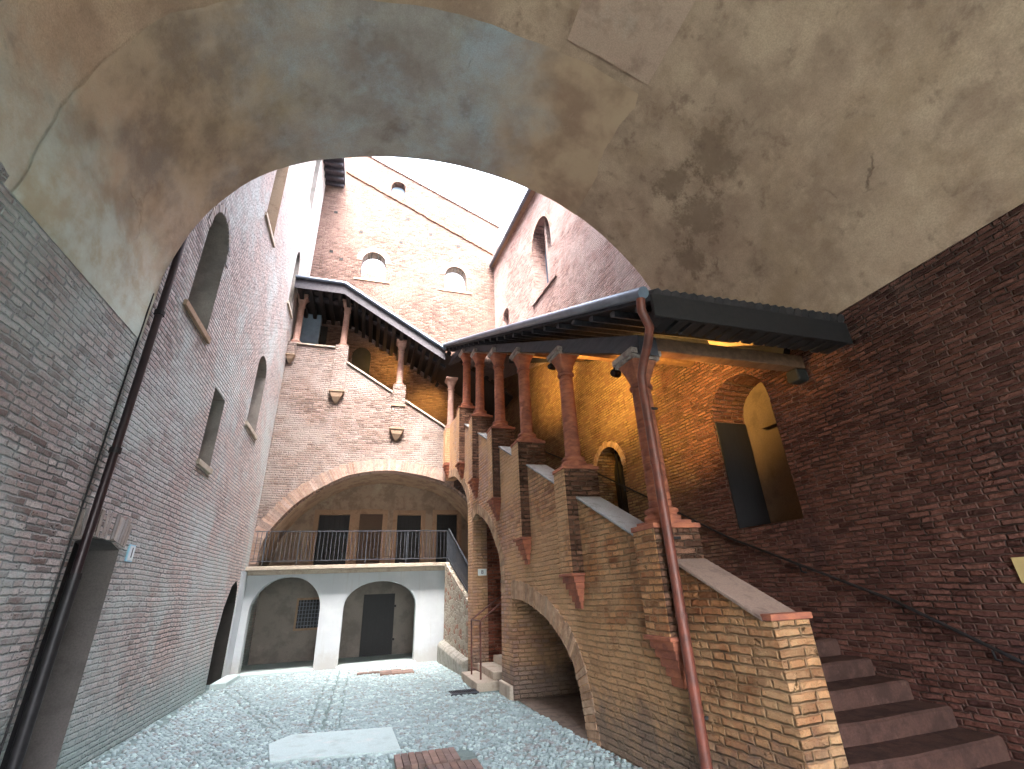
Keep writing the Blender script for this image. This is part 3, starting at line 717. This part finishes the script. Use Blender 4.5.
# sloping slab of the far flight (carries its steps)
k = MB(); k.hexa([(2.2, 14.5, 5.35), (2.2, 15.6, 5.35), (4.4, 15.6, 5.35), (4.4, 14.5, 5.35), (2.2, 14.5, 5.55), (2.2, 15.6, 5.55), (4.4, 15.6, 5.55), (4.4, 14.5, 5.55)])
k.hexa([(-1.12, 14.5, 7.4), (-1.12, 15.6, 7.4), (2.2, 15.6, 5.35), (2.2, 14.5, 5.35), (-1.12, 14.5, 7.7), (-1.12, 15.6, 7.7), (2.2, 15.6, 5.56), (2.2, 14.5, 5.56)])
k.box(XL, -1.12, 14.5, 15.6, 7.5, 7.7); k.build('flight_slab', M['step'], GF)
MB().box(XL+.01, -2.18, 15.30, 15.585, 7.7, 10.9).build('landing_pier', M['paleblue'], GF)
MB().box(-2.175, -1.95, 15.45, 15.588, 7.7, 10.5).build('landing_doorway', M['dark'], GF)

# ================================================================== WHITE PORTICO
WP = thing('white_portico', 'white plastered ground floor front with two arches under the balcony', 'portico')
h1 = arch(-2.66, -1.0, .0, 1.38, 2.17); h2 = arch(-.43, 1.44, .0, 1.38, 2.0)
FP = lambda u, v, d: (u, 14.13+d, v)
outerP = [(XL, 0)]+h1[::-1]+h2[::-1]+[(2.22, 0), (2.22, 2.32), (XL, 2.32)]
MB().poly(FP, outerP, 0, .30).build('wall', M['plaster_white'], WP)
MB().box(XL, 2.30, 13.84, 16.2, 2.325, 2.42).build('balcony_slab', M['stone_warm'], WP, bevel=.01)
MB().box(XL, 2.2, 14.02, 14.12, 2.22, 2.322).build('cornice', M['stone_warm'], WP, bevel=.01)
MB().fbox(FB, XL, 4.35, -.02, 2.32, 0, .2).build('back_wall', M['plaster_tan'], WP)
MB().box(2.2, 2.4, 14.45, 16.2, -.02, 2.32).build('side_wall', M['plaster_tan'], WP)
r = bpy.data.objects.new('window', None); C.objects.link(r); r.parent = WP
MB().fbox(FB, -1.80, -1.0, .80, 1.66, -.05, -.002).build('window_frame', M['stone_frame'], r)
MB().fbox(FB, -1.74, -1.04, .86, 1.60, -.062, -.052).build('pane', M['door'], r)
k = MB()
for i in range(8): k.fbox(FB, -1.70+i*.085, -1.682+i*.085, .86, 1.6, -.085, -.067)
for i in range(7): k.fbox(FB, -1.74, -1.04, .92+i*.1, .937+i*.1, -.10, -.086)
k.build('iron_grille', simple_mat('grey_iron', (.12, .13, .16), .5, .5), r)
r = bpy.data.objects.new('door', None); C.objects.link(r); r.parent = WP
MB().fbox(FB, .08, 1.0, .02, 1.68, -.06, -.002).build('door_panel', M['door'], r)
for z_ in (.40, 1.30): MB().fbox(FB, .98, 1.05, z_, z_+.06, -.09, -.06).build('hinge', M['iron'], r)
k = MB()
for i in range(6): k.fbox(FB, .085+i*.153, .095+i*.153, .03, 1.67, -.066, -.0605)
k.build('plank_battens', M['iron'], r)
# balcony railing
BR = thing('balcony_railing', 'grey iron railing with thin upright bars along the balcony over the white arches', 'railing', (0, 13.93, 2.42))
under(BR, MB().bar((-2.78, 13.93, 3.28), (2.28, 13.93, 3.28), .035, .022).build('top_rail', M['rail_iron']))
under(BR, MB().bar((-2.78, 13.93, 2.54), (2.28, 13.93, 2.54), .03, .02).build('bottom_rail', M['rail_iron']))
for x in (-2.5, -1.7, .02, 1.1, 2.24): under(BR, MB().bar((x, 13.93, 2.42), (x, 13.93, 3.265), .022, .022).build('post', M['rail_iron']))
b0 = MB().bar((0, 0, 0), (0, 0, .735), .014, .014).build('baluster', M['rail_iron'])
b0.location = (-2.72, 13.93, 2.53); under(BR, b0)
for i in range(1, 50):
    c = b0.copy(); C.objects.link(c); c.parent = BR; c.matrix_parent_inverse = b0.matrix_parent_inverse; c.location = (-2.72+i*.1015, 13.93, 2.53)

# ================================================================== STAIR
ST = thing('brick_staircase', 'amber brick open staircase rising along the right wall on arches', 'staircase')
def zc(y): return 2.10+.515*(y-4.6)
a1 = catmull([(6.05, -.05), (6.10, .25), (6.28, .74), (6.78, 1.11), (7.35, 1.33), (7.95, 1.46), (8.50, 1.49)], 4)+[(8.52, -.05)]
a2 = [(9.15, -.05)]+catmull([(9.05, 1.6), (9.02, 2.05), (9.22, 2.4), (9.67, 2.82), (10.2, 3.12), (10.7, 3.26), (10.98, 3.15)], 4)+[(10.98, -.05)]
a3 = catmull([(11.42, 3.55), (11.5, 3.80), (11.82, 4.08), (12.3, 4.38), (12.83, 4.62), (13.4, 4.72), (14.09, 4.76)], 4)
outerS = [(3.03, -.05)]+a1+a2+[(11.42, -.05)]+a3+[(14.09, 6.42), (12.75, 6.38), (12.4, zc(12.4)), (3.10, zc(3.10)), (3.06, 1.33), (3.03, 1.33)]
MB().poly(FS, outerS, 0, .33).build('parapet_wall', M['brick_stair'], ST)
voussoirs(FS, a1[:-1][::-1], .27, out=.012).build('arch_ring', M['voussoir'], ST)
voussoirs(FS, a2[1:-1][::-1], .20, out=.012).build('arch_ring', M['voussoir'], ST)
voussoirs(FS, a3[:-3][::-1], .20, out=.012).build('arch_ring', M['voussoir'], ST)
# coping slabs between the piers
cols_y = [4.20, 5.97, 7.66, 9.12, 10.64, 11.95]
base_z = [2.15, 3.16, 4.05, 4.79, 5.61, 6.33]
segs = [(3.10, 3.99)]+[(cols_y[i]+.21, cols_y[i+1]-.21) for i in range(5)]
for a, b in segs:
    k = MB(); za, zb = zc(a), zc(b)
    vs = []
    for y_, z_ in ((a, za), (b, zb)):
        for x_, zz in ((-.03, z_+.002), (.34, z_+.002), (.34, z_+.035), (-.03, z_+.035)): vs.append((sx(y_)+x_, y_, zz))
    k.add(vs, [(0, 1, 2, 3), (7, 6, 5, 4), (0, 4, 5, 1), (1, 5, 6, 2), (2, 6, 7, 3), (3, 7, 4, 0)])
    k.build('coping', M['coping_tan'] if a < 4 else M['coping_grey'], ST, bevel=.006)
k = MB(); k.box(sx(3)-.03, sx(3)+.35, 3.01, 3.11, 1.335, 1.38); k.build('end_cap', M['terracotta'], ST, bevel=.005)
# steps
for i in range(28):
    y0 = 3.12+.327*i; z1 = .16*(i+1)
    k = MB(); x0 = sx(y0)+.332; x1 = RX(y0+.3)+.02
    nn = 8; vs = []; 
    # worn tread: front edge slightly hollowed in the middle
    for j in range(nn+1):
        f = j/nn; x_ = x0+(x1-x0)*f; wear = -.018*math.sin(PI*f)**2+random.uniform(-.004, .004)
        vs += [(x_, y0-.02, z1-.30), (x_, y0-.02, z1+wear-.02), (x_, y0+.0, z1+wear), (x_, y0+.345, z1+wear*.4-.001), (x_, y0+.345, z1-.30)]
    fs = []
    for j in range(nn):
        for q in range(5): fs.append((j*5+q, j*5+(q+1) % 5, (j+1)*5+(q+1) % 5, (j+1)*5+q))
    fs += [(0, 1, 2, 3, 4), tuple(nn*5+q for q in (4, 3, 2, 1, 0))]
    k.add(vs, fs); k.build('step', M['step'], ST)
k = MB(); k.hexa([(2.75, 12.1, 4.2), (4.45, 12.1, 4.2), (4.3, 15.6, 4.9), (2.2, 15.6, 4.9), (2.75, 12.1, 4.5), (4.45, 12.1, 4.5), (4.3, 15.6, 5.2), (2.2, 15.6, 5.2)]); k.build('landing_slab', M['step'], ST)
# cross walls under the stair
k = MB()
k.box(sx(8.8)+.325, RX(9)+.05, 8.525, 9.02, -.05, 2.9); k.build('cross_wall', M['brick_stair'], ST)
k = MB(); k.box(sx(11)+.325, RX(11)+.05, 10.985, 11.40, -.05, 3.9); k.build('cross_wall', M['brick_red'], ST)
MB().box(sx(10)+.15, 4.9, 5.4, 11.2, -.05, -.006).build('undercroft_floor', M['earth'], ST)
k = MB(); k.box(sx(8.8)-.07, sx(8.8)+.0, 8.50, 9.18, -.03, .20); k.build('jamb_plinth', M['stone_warm'], ST, bevel=.02)

# pilasters under the columns, each with a corbelled foot
bot_z = [1.18, 1.78, 2.40, 3.30, 4.02, 4.75]
for i, (y_, zb, zt) in enumerate(zip(cols_y, bot_z, base_z)):
    hw = .19; pr = .14; x0 = sx(y_)
    r = bpy.data.objects.new('pilaster', None); C.objects.link(r); r.parent = ST
    zt2 = zt-.05
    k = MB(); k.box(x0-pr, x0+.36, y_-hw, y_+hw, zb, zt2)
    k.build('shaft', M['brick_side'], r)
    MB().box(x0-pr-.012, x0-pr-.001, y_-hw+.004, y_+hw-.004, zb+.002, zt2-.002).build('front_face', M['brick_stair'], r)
    k = MB(); k.box(x0-pr-.035, x0+.02, y_-hw-.03, y_+hw+.03, zb-.035, zb-.001); k.build('ledge', M['terracotta'], r, bevel=.006)
    k = MB(); nl = 5
    for q in range(nl):
        f0 = 1-(q)/nl; zq = zb-.037-q*.075
        k.box(x0-(pr-.01)*f0-.004, x0+.02, y_-hw*(.35+.65*f0), y_+hw*(.35+.65*f0), zq-.074, zq)
    k.build('corbel', M['terracotta'], r, bevel=.006)
    k = MB(); k.box(x0-pr-.02, x0+.375, y_-hw-.02, y_+hw+.02, zt2+.001, zt-.001); k.build('cap_course', M['terracotta'], r, bevel=.005)

# rubble side stair under the third arch
RS = thing('rubble_side_stair', 'rough stone stair wall climbing to the balcony beside the white portico', 'stair wall')
FR2 = lambda u, v, d: (sx(u)-.02+d, u, v)
MB().poly(FR2, [(11.43, -.05), (13.82, -.05), (13.82, 2.41), (11.43, 1.44)], 0, .3).build('rubble_wall', M['rubble'], RS)
k = MB()
vs = [];
for y_, zt in ((11.30, .26), (13.82, .46)):
    for x_, z_ in ((-.16, -.04), (.0, -.04), (.0, zt+.06), (-.12, zt), (-.16, zt-.06)): vs.append((sx(y_)-.022+x_, y_, z_))
k.add(vs, [(0, 1, 2, 3, 4), (9, 8, 7, 6, 5)]+[(q, (q+1) % 5, (q+1) % 5+5, q+5) for q in range(5)]); k.build('plinth', M['stone_rough'], RS, bevel=.02)
k = MB(); k.hexa([(2.6, 11.4, .9), (3.6, 11.4, .9), (3.6, 14.3, 2.2), (2.6, 14.3, 2.2), (2.6, 11.4, 1.1), (3.6, 11.4, 1.1), (3.6, 14.3, 2.4), (2.6, 14.3, 2.4)]); k.build('steps', M['step'], RS)
SR = thing('stair_railing', 'dark barred railing sloping down on top of the rough stone stair wall', 'railing', (2.36, 11.5, 1.5))
ya, yb = 11.5, 13.85
def pr_(y_, z_): return (sx(y_)+.08, y_, z_)
under(SR, MB().bar(pr_(ya, 2.12), pr_(yb, 3.32), .035, .03).build('top_rail', M['rail_iron']))
under(SR, MB().bar(pr_(ya, 1.56), pr_(yb, 2.52), .025, .02).build('bottom_rail', M['rail_iron']))
for i in range(26):
    f = i/25; y_ = ya+(yb-ya)*f
    under(SR, MB().bar(pr_(y_, 1.50+.95*f), pr_(y_, 2.12+1.19*f), .018, .018).build('baluster', M['rail_iron']))

# doorway between the arches: stone steps, railing, number
DS = thing('doorway_steps', 'three pale stone steps climbing into the narrow stair doorway', 'steps', (2.5, 10.1, 0))
for i in range(4):
    under(DS, MB().box(2.10+i*.34, 2.52+i*.34, 9.62-(.0 if i else .12), 10.95, -.03 if i == 0 else .13*i, .13*(i+1)-.002).build('step', M['stone_warm'], bevel=.012))
DR = thing('doorway_railing', 'short brown iron railing beside the doorway steps', 'railing', (2.3, 9.9, .13))
P = lambda x, y_, z_: (x, y_, z_)
under(DR, MB().tube([P(2.22, 10.5, .13), P(2.22, 10.5, 1.10)], .016, 8).build('post', M['copper']))
under(DR, MB().tube([P(2.25, 9.82, .13), P(2.25, 9.82, 1.10)], .018, 8).build('post', M['copper']))
under(DR, MB().tube([P(2.22, 10.5, 1.10), P(2.25, 9.82, 1.10)], .016, 8).build('top_rail', M['copper']))
under(DR, MB().tube([P(2.25, 9.82, 1.10), P(2.8, 9.82, 1.48), P(3.3, 9.82, 1.85)], .016, 8).build('handrail', M['copper']))
under(DR, MB().tube([P(2.22, 10.5, 1.10), P(2.8, 10.5, 1.48), P(3.3, 10.5, 1.85)], .016, 8).build('handrail', M['copper']))
under(DR, MB().tube([P(2.22, 10.5, .25), P(2.25, 9.82, .25)], .010, 6).build('bottom_rail', M['copper']))
HN = thing('house_number_plate', 'tiny white number plate on the bright red brick jamb in the stair doorway', 'number plate', (2.56, 11.01, 2.02))
under(HN, MB().box(2.47, 2.67, 10.967, 10.981, 1.95, 2.09).build('plate', M['sign'], bevel=.003))
text('8', .12, M['ink'], Matrix(((1, 0, 0, 2.57), (0, 0, -1, 10.963), (0, 1, 0, 2.02), (0, 0, 0, 1))), HN)

# ================================================================== COLUMNS
def make_column(mat, label, stone=True):
    """unit column 1.80 m high, brick shaft"""
    r = thing('column', label, 'column', (0, 0, 0))
    prof_b = [(.175, 0), (.18, .02), (.18, .045), (.15, .055), (.148, .075), (.168, .085), (.168, .11), (.14, .122)]
    k = MB(); k.box(-.19, .19, -.19, .19, -.0, .03)
    k.lathe([(a, b+.031) for a, b in prof_b]); k.build('base', mat, r)
    pr = []; z = .155; n = 17
    for i in range(n):     # brick courses with small recessed joints
        rr = .115-.012*(i/n); h = 1.24/n
        pr += [(rr-.006, z), (rr, z+.008), (rr+random.uniform(-.002, .002), z+h-.010), (rr-.006, z+h-.003)]; z += h
    MB().lathe(pr, 28).build('shaft', mat, r)
    # capital: ring, bell from round to square, abacus
    k = MB(); k.lathe([(.10, 1.396), (.130, 1.402), (.130, 1.428), (.105, 1.434)], 28)
    n = 32; vs = []; lv = 7
    for j in range(lv):
        f = j/(lv-1); z = 1.432+.26*f
        for q in range(n):
            a = 2*PI*(q+.5)/n; c_, s_ = math.cos(a), math.sin(a); sq = 1/max(abs(c_), abs(s_))
            ff = f**1.6; rad = (.105+.018*f)*(1-ff)+ff*.168*(sq*.98)
            rad = min(rad, .168*1.36); vs.append((rad*c_, rad*s_, z))
    fs = [(j*n+q, j*n+(q+1) % n, (j+1)*n+(q+1) % n, (j+1)*n+q) for j in range(lv-1) for q in range(n)]
    k.add(vs, fs, False); k.build('capital', mat, r)
    k = MB(); k.box(-.185, .185, -.185, .185, 1.693, 1.735); k.box(-.205, .205, -.205, .205, 1.736, 1.80)
    k.build('abacus', M['abacus_grey'] if stone else mat, r, bevel=.006)
    return r
order = ['first column, nearest the rust red downpipe, at the foot of the stair roof', 'second column up the near flight, under a broad white abacus', 'third column up the near flight, against the golden wall', 'fourth column up the near flight, between two white copings', 'fifth column up the near flight, slender and close to its neighbours', 'sixth column up the near flight, last before the corner']
colA = make_column(M['terracotta'], 'x')
cap_z = [4.07, 5.03, 5.90, 6.68, 7.45, 8.12]
for i, (y_, zb, zt) in enumerate(zip(cols_y, base_z, cap_z)):
    c = colA if i == 0 else copy_tree(colA)
    c.location = (sx(y_)+.10, y_, zb); c.rotation_euler = (0, 0, .06); c.scale = (1, 1, (zt-zb)/1.8)
    tag(c, 'red brick '+order[i], 'column', 'columns of the near flight')
# fluting notches on the nearest abacus are cut as small grooves
colF = make_column(M['terracotta_pale'], 'x', False)
for i, (x_, y_, zb, zt, lab) in enumerate([(2.25, 13.75, 6.30, 8.05, 'pale rose brick column on the corner where the two flights meet'), (.62, 14.24, 7.80, 9.52, 'pale rose column midway up the far flight, right of the other'), (-1.25, 14.24, 9.03, 10.84, 'pale rose column at the top of the far flight where the parapet turns level'), (-2.68, 14.24, 8.98, 10.84, 'pale column on the upper landing against the left building')]):
    c = colF if i == 0 else copy_tree(colF)
    c.location = (x_, y_, zb); c.scale = (.92, .92, (zt-zb)/1.8); tag(c, lab, 'column', 'columns of the far flight')
# brackets of the far flight
for x_, zt, zb, m in ((.62, 7.80, 6.35, 'brick_court'), (-1.25, 9.03, 7.45, 'brick_court'), (-2.72, 8.98, 8.55, 'brick_court')):
    r = bpy.data.objects.new('bracket', None); C.objects.link(r); r.parent = GF
    hw = .20 if x_ > -2.5 else .12
    k = MB(); k.box(x_-hw, x_+hw, 13.96, 14.45, zb, zt-.001); k.build('pier', M[m], r, bevel=.015)
    k = MB()
    if x_ > 0:
        k.box(x_-hw-.02, x_+hw+.02, 13.93, 14.11, zt-.75, zt-.70)
    h_ = .40 if x_ > -2.5 else .3
    lv = [(1.12, .17, 0), (1.12, .17, -.05), (1.0, .15, -.055), (.72, .13, -h_*.5), (.34, .07, -h_*.86), (.18, .03, -h_)]
    vs = []
    for a_, b_, c_ in lv: vs += [(x_-hw*a_, 14.12, zb+c_-.002), (x_-hw*a_, 14.1-b_, zb+c_-.002), (x_+hw*a_, 14.1-b_, zb+c_-.002), (x_+hw*a_, 14.12, zb+c_-.002)]
    fs = [(0, 1, 2, 3), tuple(4*(len(lv)-1)+q for q in (3, 2, 1, 0))]
    for a_ in range(len(lv)-1): fs += [(4*a_+q, 4*a_+(q+1) % 4, 4*a_+4+(q+1) % 4, 4*a_+4+q) for q in range(4)]
    k.add(vs, fs)
    k.build('corbel', M['stone_frame'], r, bevel=.006)
k = MB(); r = bpy.data.objects.new('bracket', None); C.objects.link(r); r.parent = ST
k.box(2.06, 2.40, 13.55, 13.95, 5.2, 6.29); k.build('pier', M['brick_stair'], r, bevel=.01)
k = MB()
for q in range(5):
    f = 1-q/5; k.box(2.2-.15*f, 2.3, 13.75-.19*(.3+.7*f), 13.75+.19*(.3+.7*f), 5.2-.085*(q+1), 5.2-.085*q-.002)
k.build('corbel', M['terracotta'], r, bevel=.006)

# ================================================================== STAIR ROOFS
def ze(y): return 4.37+.474*(y-3.38)           # top of the near eave
N1 = thing('stair_roof', 'dark timber and tile roof sloping up over the near flight of the stair', 'roof')
yc = 13.45
def xe(y): return 2.80-.059*y                   # eave line
xw = lambda y: RX(y)+.02
def slab(name, z0, z1, ya, yb, xa, xb, mat, par, dz=0.05):
    vs = []
    for y_ in (ya, yb):
        for x_, s_ in ((xa(y_), 0), (xb(y_), dz)):
            vs.append((x_, y_, ze(y_)+s_+z0)); vs.append((x_, y_, ze(y_)+s_+z1))
    return MB().add(vs, [(0, 2, 3, 1), (4, 5, 7, 6), (0, 1, 5, 4), (2, 6, 7, 3), (0, 4, 6, 2), (1, 3, 7, 5)]).build(name, mat, par)
slab('deck', -.10, -.055, 3.40, 15.5, xe, xw, M['wood'], N1)
# tiles: rows of half round tiles running down the slope
k = MB(); y0 = 3.34
nrow = 24
for i in range(nrow):
    f = (i+.5)/nrow
    pth = [(xe(y_)+(xw(y_)-xe(y_)-.12)*f, y_, ze(y_)+.05*f-.02) for y_ in (3.33, 8, 12.2, 15.5)]
    k.tube(pth, .062, 8)
k.build('tiles', M['tile'], N1)
# verge board across the open front end
k = MB(); k.box(xe(3.36)-.02, 5.2, 3.33, 3.375, 4.06, 4.33); k.build('verge_board', M['wood'], N1, bevel=.006)
k = MB()
for i in range(15):
    x_ = 2.72+i*.165; k.box(x_, x_+.12, 3.376, 3.62, 4.06, 4.28)
k.build('verge_blocks', M['wood'], N1)
# rafters
for i in range(24):
    y_ = 3.65+i*.47
    if y_ > 13.6: break
    k = MB(); z_ = ze(y_)
    k.hexa([(xe(y_)+.03, y_-.05, z_-.22), (xw(y_), y_-.05, z_-.17), (xw(y_), y_+.05, z_-.17+.05), (xe(y_)+.03, y_+.05, z_-.22+.05), (xe(y_)+.03, y_-.05, z_-.13), (xw(y_), y_-.05, z_-.08), (xw(y_), y_+.05, z_-.06), (xe(y_)+.03, y_+.05, z_-.11)])
    k.build('rafter', M['wood_grey'], N1)
# eave fascia and gutter
slab('eave_board', -.11, -.02, 3.36, yc, lambda y_: xe(y_)-.025, lambda y_: xe(y_)-.002, M['wood_grey'], N1, 0)
k = MB(); pth = [(xe(y_)-.09, y_, ze(y_)-.02) for y_ in (3.36, 8, yc)]; k.tube(pth, .065, 12); k.build('gutter', M['gutter'], N1)
# purlin carried by the column caps
zb = lambda y_: 4.10+.5225*(y_-4.2)
k = MB(); vs = []
for y_ in (3.95, 12.2, 13.9):
    z0 = zb(y_) if y_ < 13 else zb(12.2)+.35
    for x_ in (-.02, .22): 
        vs.append((sx(y_)+x_, y_, z0)); vs.append((sx(y_)+x_, y_, max(z0+.12, min(z0+.24, ze(y_)-.10))))
fs = [(0, 2, 3, 1), (8, 9, 11, 10)]
for q in (0, 4): fs += [(q, q+1, q+5, q+4), (q+2, q+6, q+7, q+3), (q, q+4, q+6, q+2), (q+1, q+3, q+7, q+5)]
k.add(vs, fs).build('purlin', M['wood_grey'], N1)
k = MB(); k.bar((2.83, 4.15, 4.20), (5.35, 4.15, 4.20), .16, .18); k.build('tie_beam', M['wood_mid'], N1, bevel=.01)
for y_ in (5.97, 7.66, 9.12, 10.64):
    z_ = zb(y_)+.10; k = MB(); k.bar((sx(y_)+.0, y_, z_), (RX(y_)+.05, y_, z_), .12, .14); k.build('tie_beam', M['wood_mid'], N1, bevel=.008)
MB().box(5.12, 5.31, 4.06, 4.24, 3.93, 4.10).build('beam_bracket', M['dark'], N1, bevel=.03)
k = MB(); vs = []
k.bar((RX(4.2)-.06, 4.2, ze(4.2)-.33), (RX(14)-.06, 14.0, ze(14)-.33), .12, .14); k.build('wall_plate', M['wood'], N1)

N2 = thing('stair_roof', 'bluish dark roof climbing left over the far flight of the stair', 'roof')
ye = 13.40
top = [(1.97, 8.92), (-1.35, 10.97), (-2.83, 10.97)]
def prism(name, pts, dz0, dz1, ya, yb, mat, par, ext=None):
    k = MB(); n = len(pts); vs = []
    for y_ in (ya, yb):
        for x_, z_ in pts: vs += [(x_, y_, z_+dz0), (x_, y_, z_+dz1)]
    fs = []
    for i in range(n-1):
        a = 2*i; b = 2*i+2; fs += [(a, b, b+1, a+1), (a+2*n, a+1+2*n, b+1+2*n, b+2*n), (a, a+2*n, b+2*n, b), (a+1, b+1, b+1+2*n, a+1+2*n)]
    fs += [(0, 1, 2*n+1, 2*n), (2*n-2, 4*n-2, 4*n-1, 2*n-1)]
    return k.add(vs, fs).build(name, mat, par)
topE = [(4.25, 7.53)]+top
prism('deck', topE, -.12, -.07, ye, 15.58, M['wood'], N2)
prism('eave_board', top, -.38, -.01, ye-.03, ye-.002, M['wood_grey'], N2)
k = MB(); k.tube([(x_, ye-.07, z_+.0) for x_, z_ in top], .06, 10); k.build('gutter', M['gutter'], N2)
k = MB()
L = 3.9; nb = 15
for seg in range(2):
    (xa, za), (xb, zb_) = top[seg], top[seg+1]
    nn = 22 if seg == 0 else 8
    for i in range(nn):
        f = (i+.5)/nn; x_ = xa+(xb-xa)*f; z_ = za+(zb_-za)*f-.02
        k.tube([(x_, ye, z_), (x_, 15.57, z_+.06)], .08, 8)
for i in range(10):
    x_ = 2.1+i*.21; k.tube([(x_, ye, 8.92-(x_-1.97)*.61-.02), (x_, 15.57, 8.96-(x_-1.97)*.61)], .08, 8)
k.build('tiles', M['tile'], N2)
for seg in range(2):
    (xa, za), (xb, zb_) = top[seg], top[seg+1]
    nn = 13 if seg == 0 else 5
    for i in range(nn):
        f = (i+.5)/nn; x_ = xa+(xb-xa)*f; z_ = za+(zb_-za)*f
        MB().bar((x_, ye, z_-.23), (x_, 15.59, z_-.20), .11, .20).build('rafter', M['wood'], N2)
prism('purlin', [(2.1, 8.26), (-1.32, 10.37), (-2.82, 10.42)], .36, .45, 14.12, 14.34, M['wood_grey'], N2)
for o in list(N2.children):
    pass

# ================================================================== PIPES, RAILS, LAMPS
DP = thing('downpipe', 'rust red metal downpipe with an S bend in front of the nearest column', 'downpipe', (2.70, 3.9, 0))
xp = 2.66
under(DP, MB().tube([(xe(3.42)-.09, 3.42, 4.30), (xe(3.45)-.09, 3.44, 4.18), (2.63, 3.52, 4.04), (2.66, 3.64, 3.92), (2.68, 3.80, 3.78), (2.69, 3.89, 3.66), (2.70, 3.915, 3.5), (2.70, 3.91, 2.2), (2.70, 3.92, .25), (2.70, 3.92, -.02)], .047, 16).build('pipe', M['copper']))
for z_ in (3.3, 2.0, .6): under(DP, MB().box(2.69, 2.83, 3.905, 3.925, z_-.012, z_+.012).build('pipe_bracket', M['iron']))
for z_ in (2.72, 1.35): under(DP, MB().tube([(2.70, 3.915, z_-.02), (2.70, 3.915, z_+.02)], .054, 16, False).build('collar', M['copper']))
under(DP, MB().tube([(2.78, 4.0, .0), (2.785, 3.98, 2.2)], .012, 6).build('cable', M['iron']))
LP = thing('downpipe', 'dark purple downpipe running the full height of the left wall', 'downpipe', (XL+.09, 6.0, 0))
under(LP, MB().tube([(XL+.08, 6.03, 0), (XL+.08, 6.03, 17.4)], .042, 14).build('pipe', M['pipe_dark']))
under(LP, MB().tube([(XL+.08, 6.03, 0), (XL+.08, 6.03, 1.9)], .053, 14).build('cast_iron_boot', M['iron']))
for z_ in (1.9, 3.2, 5.0): under(LP, MB().tube([(XL+.08, 6.03, z_-.03), (XL+.08, 6.03, z_+.03)], .057, 14, False).build('collar', M['iron']))
CB = MB().tube([(XL+.012, 5.90, 0), (XL+.012, 5.90, 5.2)], .010, 6).build('wall_cable', M['iron']); tag(CB, 'thin dark cable running up beside the dark purple downpipe', 'cable')
HR = thing('handrail', 'thin dark iron handrail sloping up along the red wall of the stair', 'handrail', (5.2, 3, .9))
pts = [(5.3-.07, .9+0), ]
path = [(RX(y_)-.07, y_, z_) for y_, z_ in ((2.2, .50), (3.04, .92), (3.89, 1.36), (5.92, 2.20), (7.5, 3.04), (9.4, 4.02), (11.9, 5.2))]
under(HR, MB().tube(path, .017, 8).build('rail', M['iron']))
for y_, z_ in ((3.2, .98), (4.9, 1.76), (6.6, 2.53), (8.3, 3.43), (10.2, 4.38)):
    under(HR, MB().tube([(RX(y_)-.07, y_, z_), (RX(y_)-.07, y_, z_-.07), (RX(y_)+.01, y_, z_-.09)], .010, 6).build('bracket', M['iron']))
NB = MB().fbox(FR, 2.66, 2.82, 1.50, 1.70, -.02, -.001).build('wall_notice', M['yellow_card'], bevel=.004); tag(NB, 'small ochre card fixed to the red wall at the right edge', 'notice')

def lamp(loc, aim, label, power, spot=math.radians(120)):
    r = thing('spotlight', label, 'spotlight', loc, 'spotlights under the stair roofs')
    v = (Vector(aim)-Vector(loc)).normalized()
    a = Vector(loc)+Vector((0, 0, .10)); 
    under(r, MB().tube([a+Vector((0, 0, .02)), Vector(loc)+Vector((0, 0, -.02))], .018, 8).build('stem', M['iron']))
    p0 = Vector(loc)-v*.07; p1 = Vector(loc)+v*.07
    under(r, MB().tube([p0, p0+v*.02, p1], [.035, .052, .056], 14).build('housing', M['iron']))
    under(r, MB().tube([p1+v*.001, p1+v*.006], .046, 14, False).build('lens', M['lit']))
    ld = bpy.data.lights.new('lamp_light', 'SPOT'); ld.energy = power; ld.color = (1, .60, .14); ld.spot_size = spot; ld.spot_blend = .9; ld.shadow_soft_size = .05
    lo = bpy.data.objects.new('lamp_light', ld); C.objects.link(lo); lo.location = p1+v*.03; lo.rotation_euler = (-v).to_track_quat('Z', 'Y').to_euler()
    lo.parent = r; lo.matrix_parent_inverse = Matrix.Translation(-Vector(loc))
PW = 34
SP = math.radians(85)
lamp((3.02, 4.95, 4.22), (5.15, 6.2, 4.75), 'small dark spotlight between the first and second columns', PW, SP)
lamp((2.95, 6.95, 5.28), (5.0, 8.2, 5.7), 'small dark spotlight between the second and third columns', PW, SP)
lamp((3.02, 4.40, 3.84), (4.3, 4.25, 4.14), 'small dark spotlight beside the first column by the rust red pipe', PW*.12, math.radians(48))
lamp((2.80, 10.0, 6.7), (4.8, 10.9, 7.0), 'small dark spotlight near the fourth column up the near flight', PW*.7, SP)
lamp((.62, 14.6, 9.25), (.1, 15.6, 9.0), 'small spotlight behind the middle column of the far flight', PW*.15)
lamp((1.9, 14.6, 8.2), (1.7, 15.6, 7.7), 'small spotlight near the corner of the two flights', PW*.15)
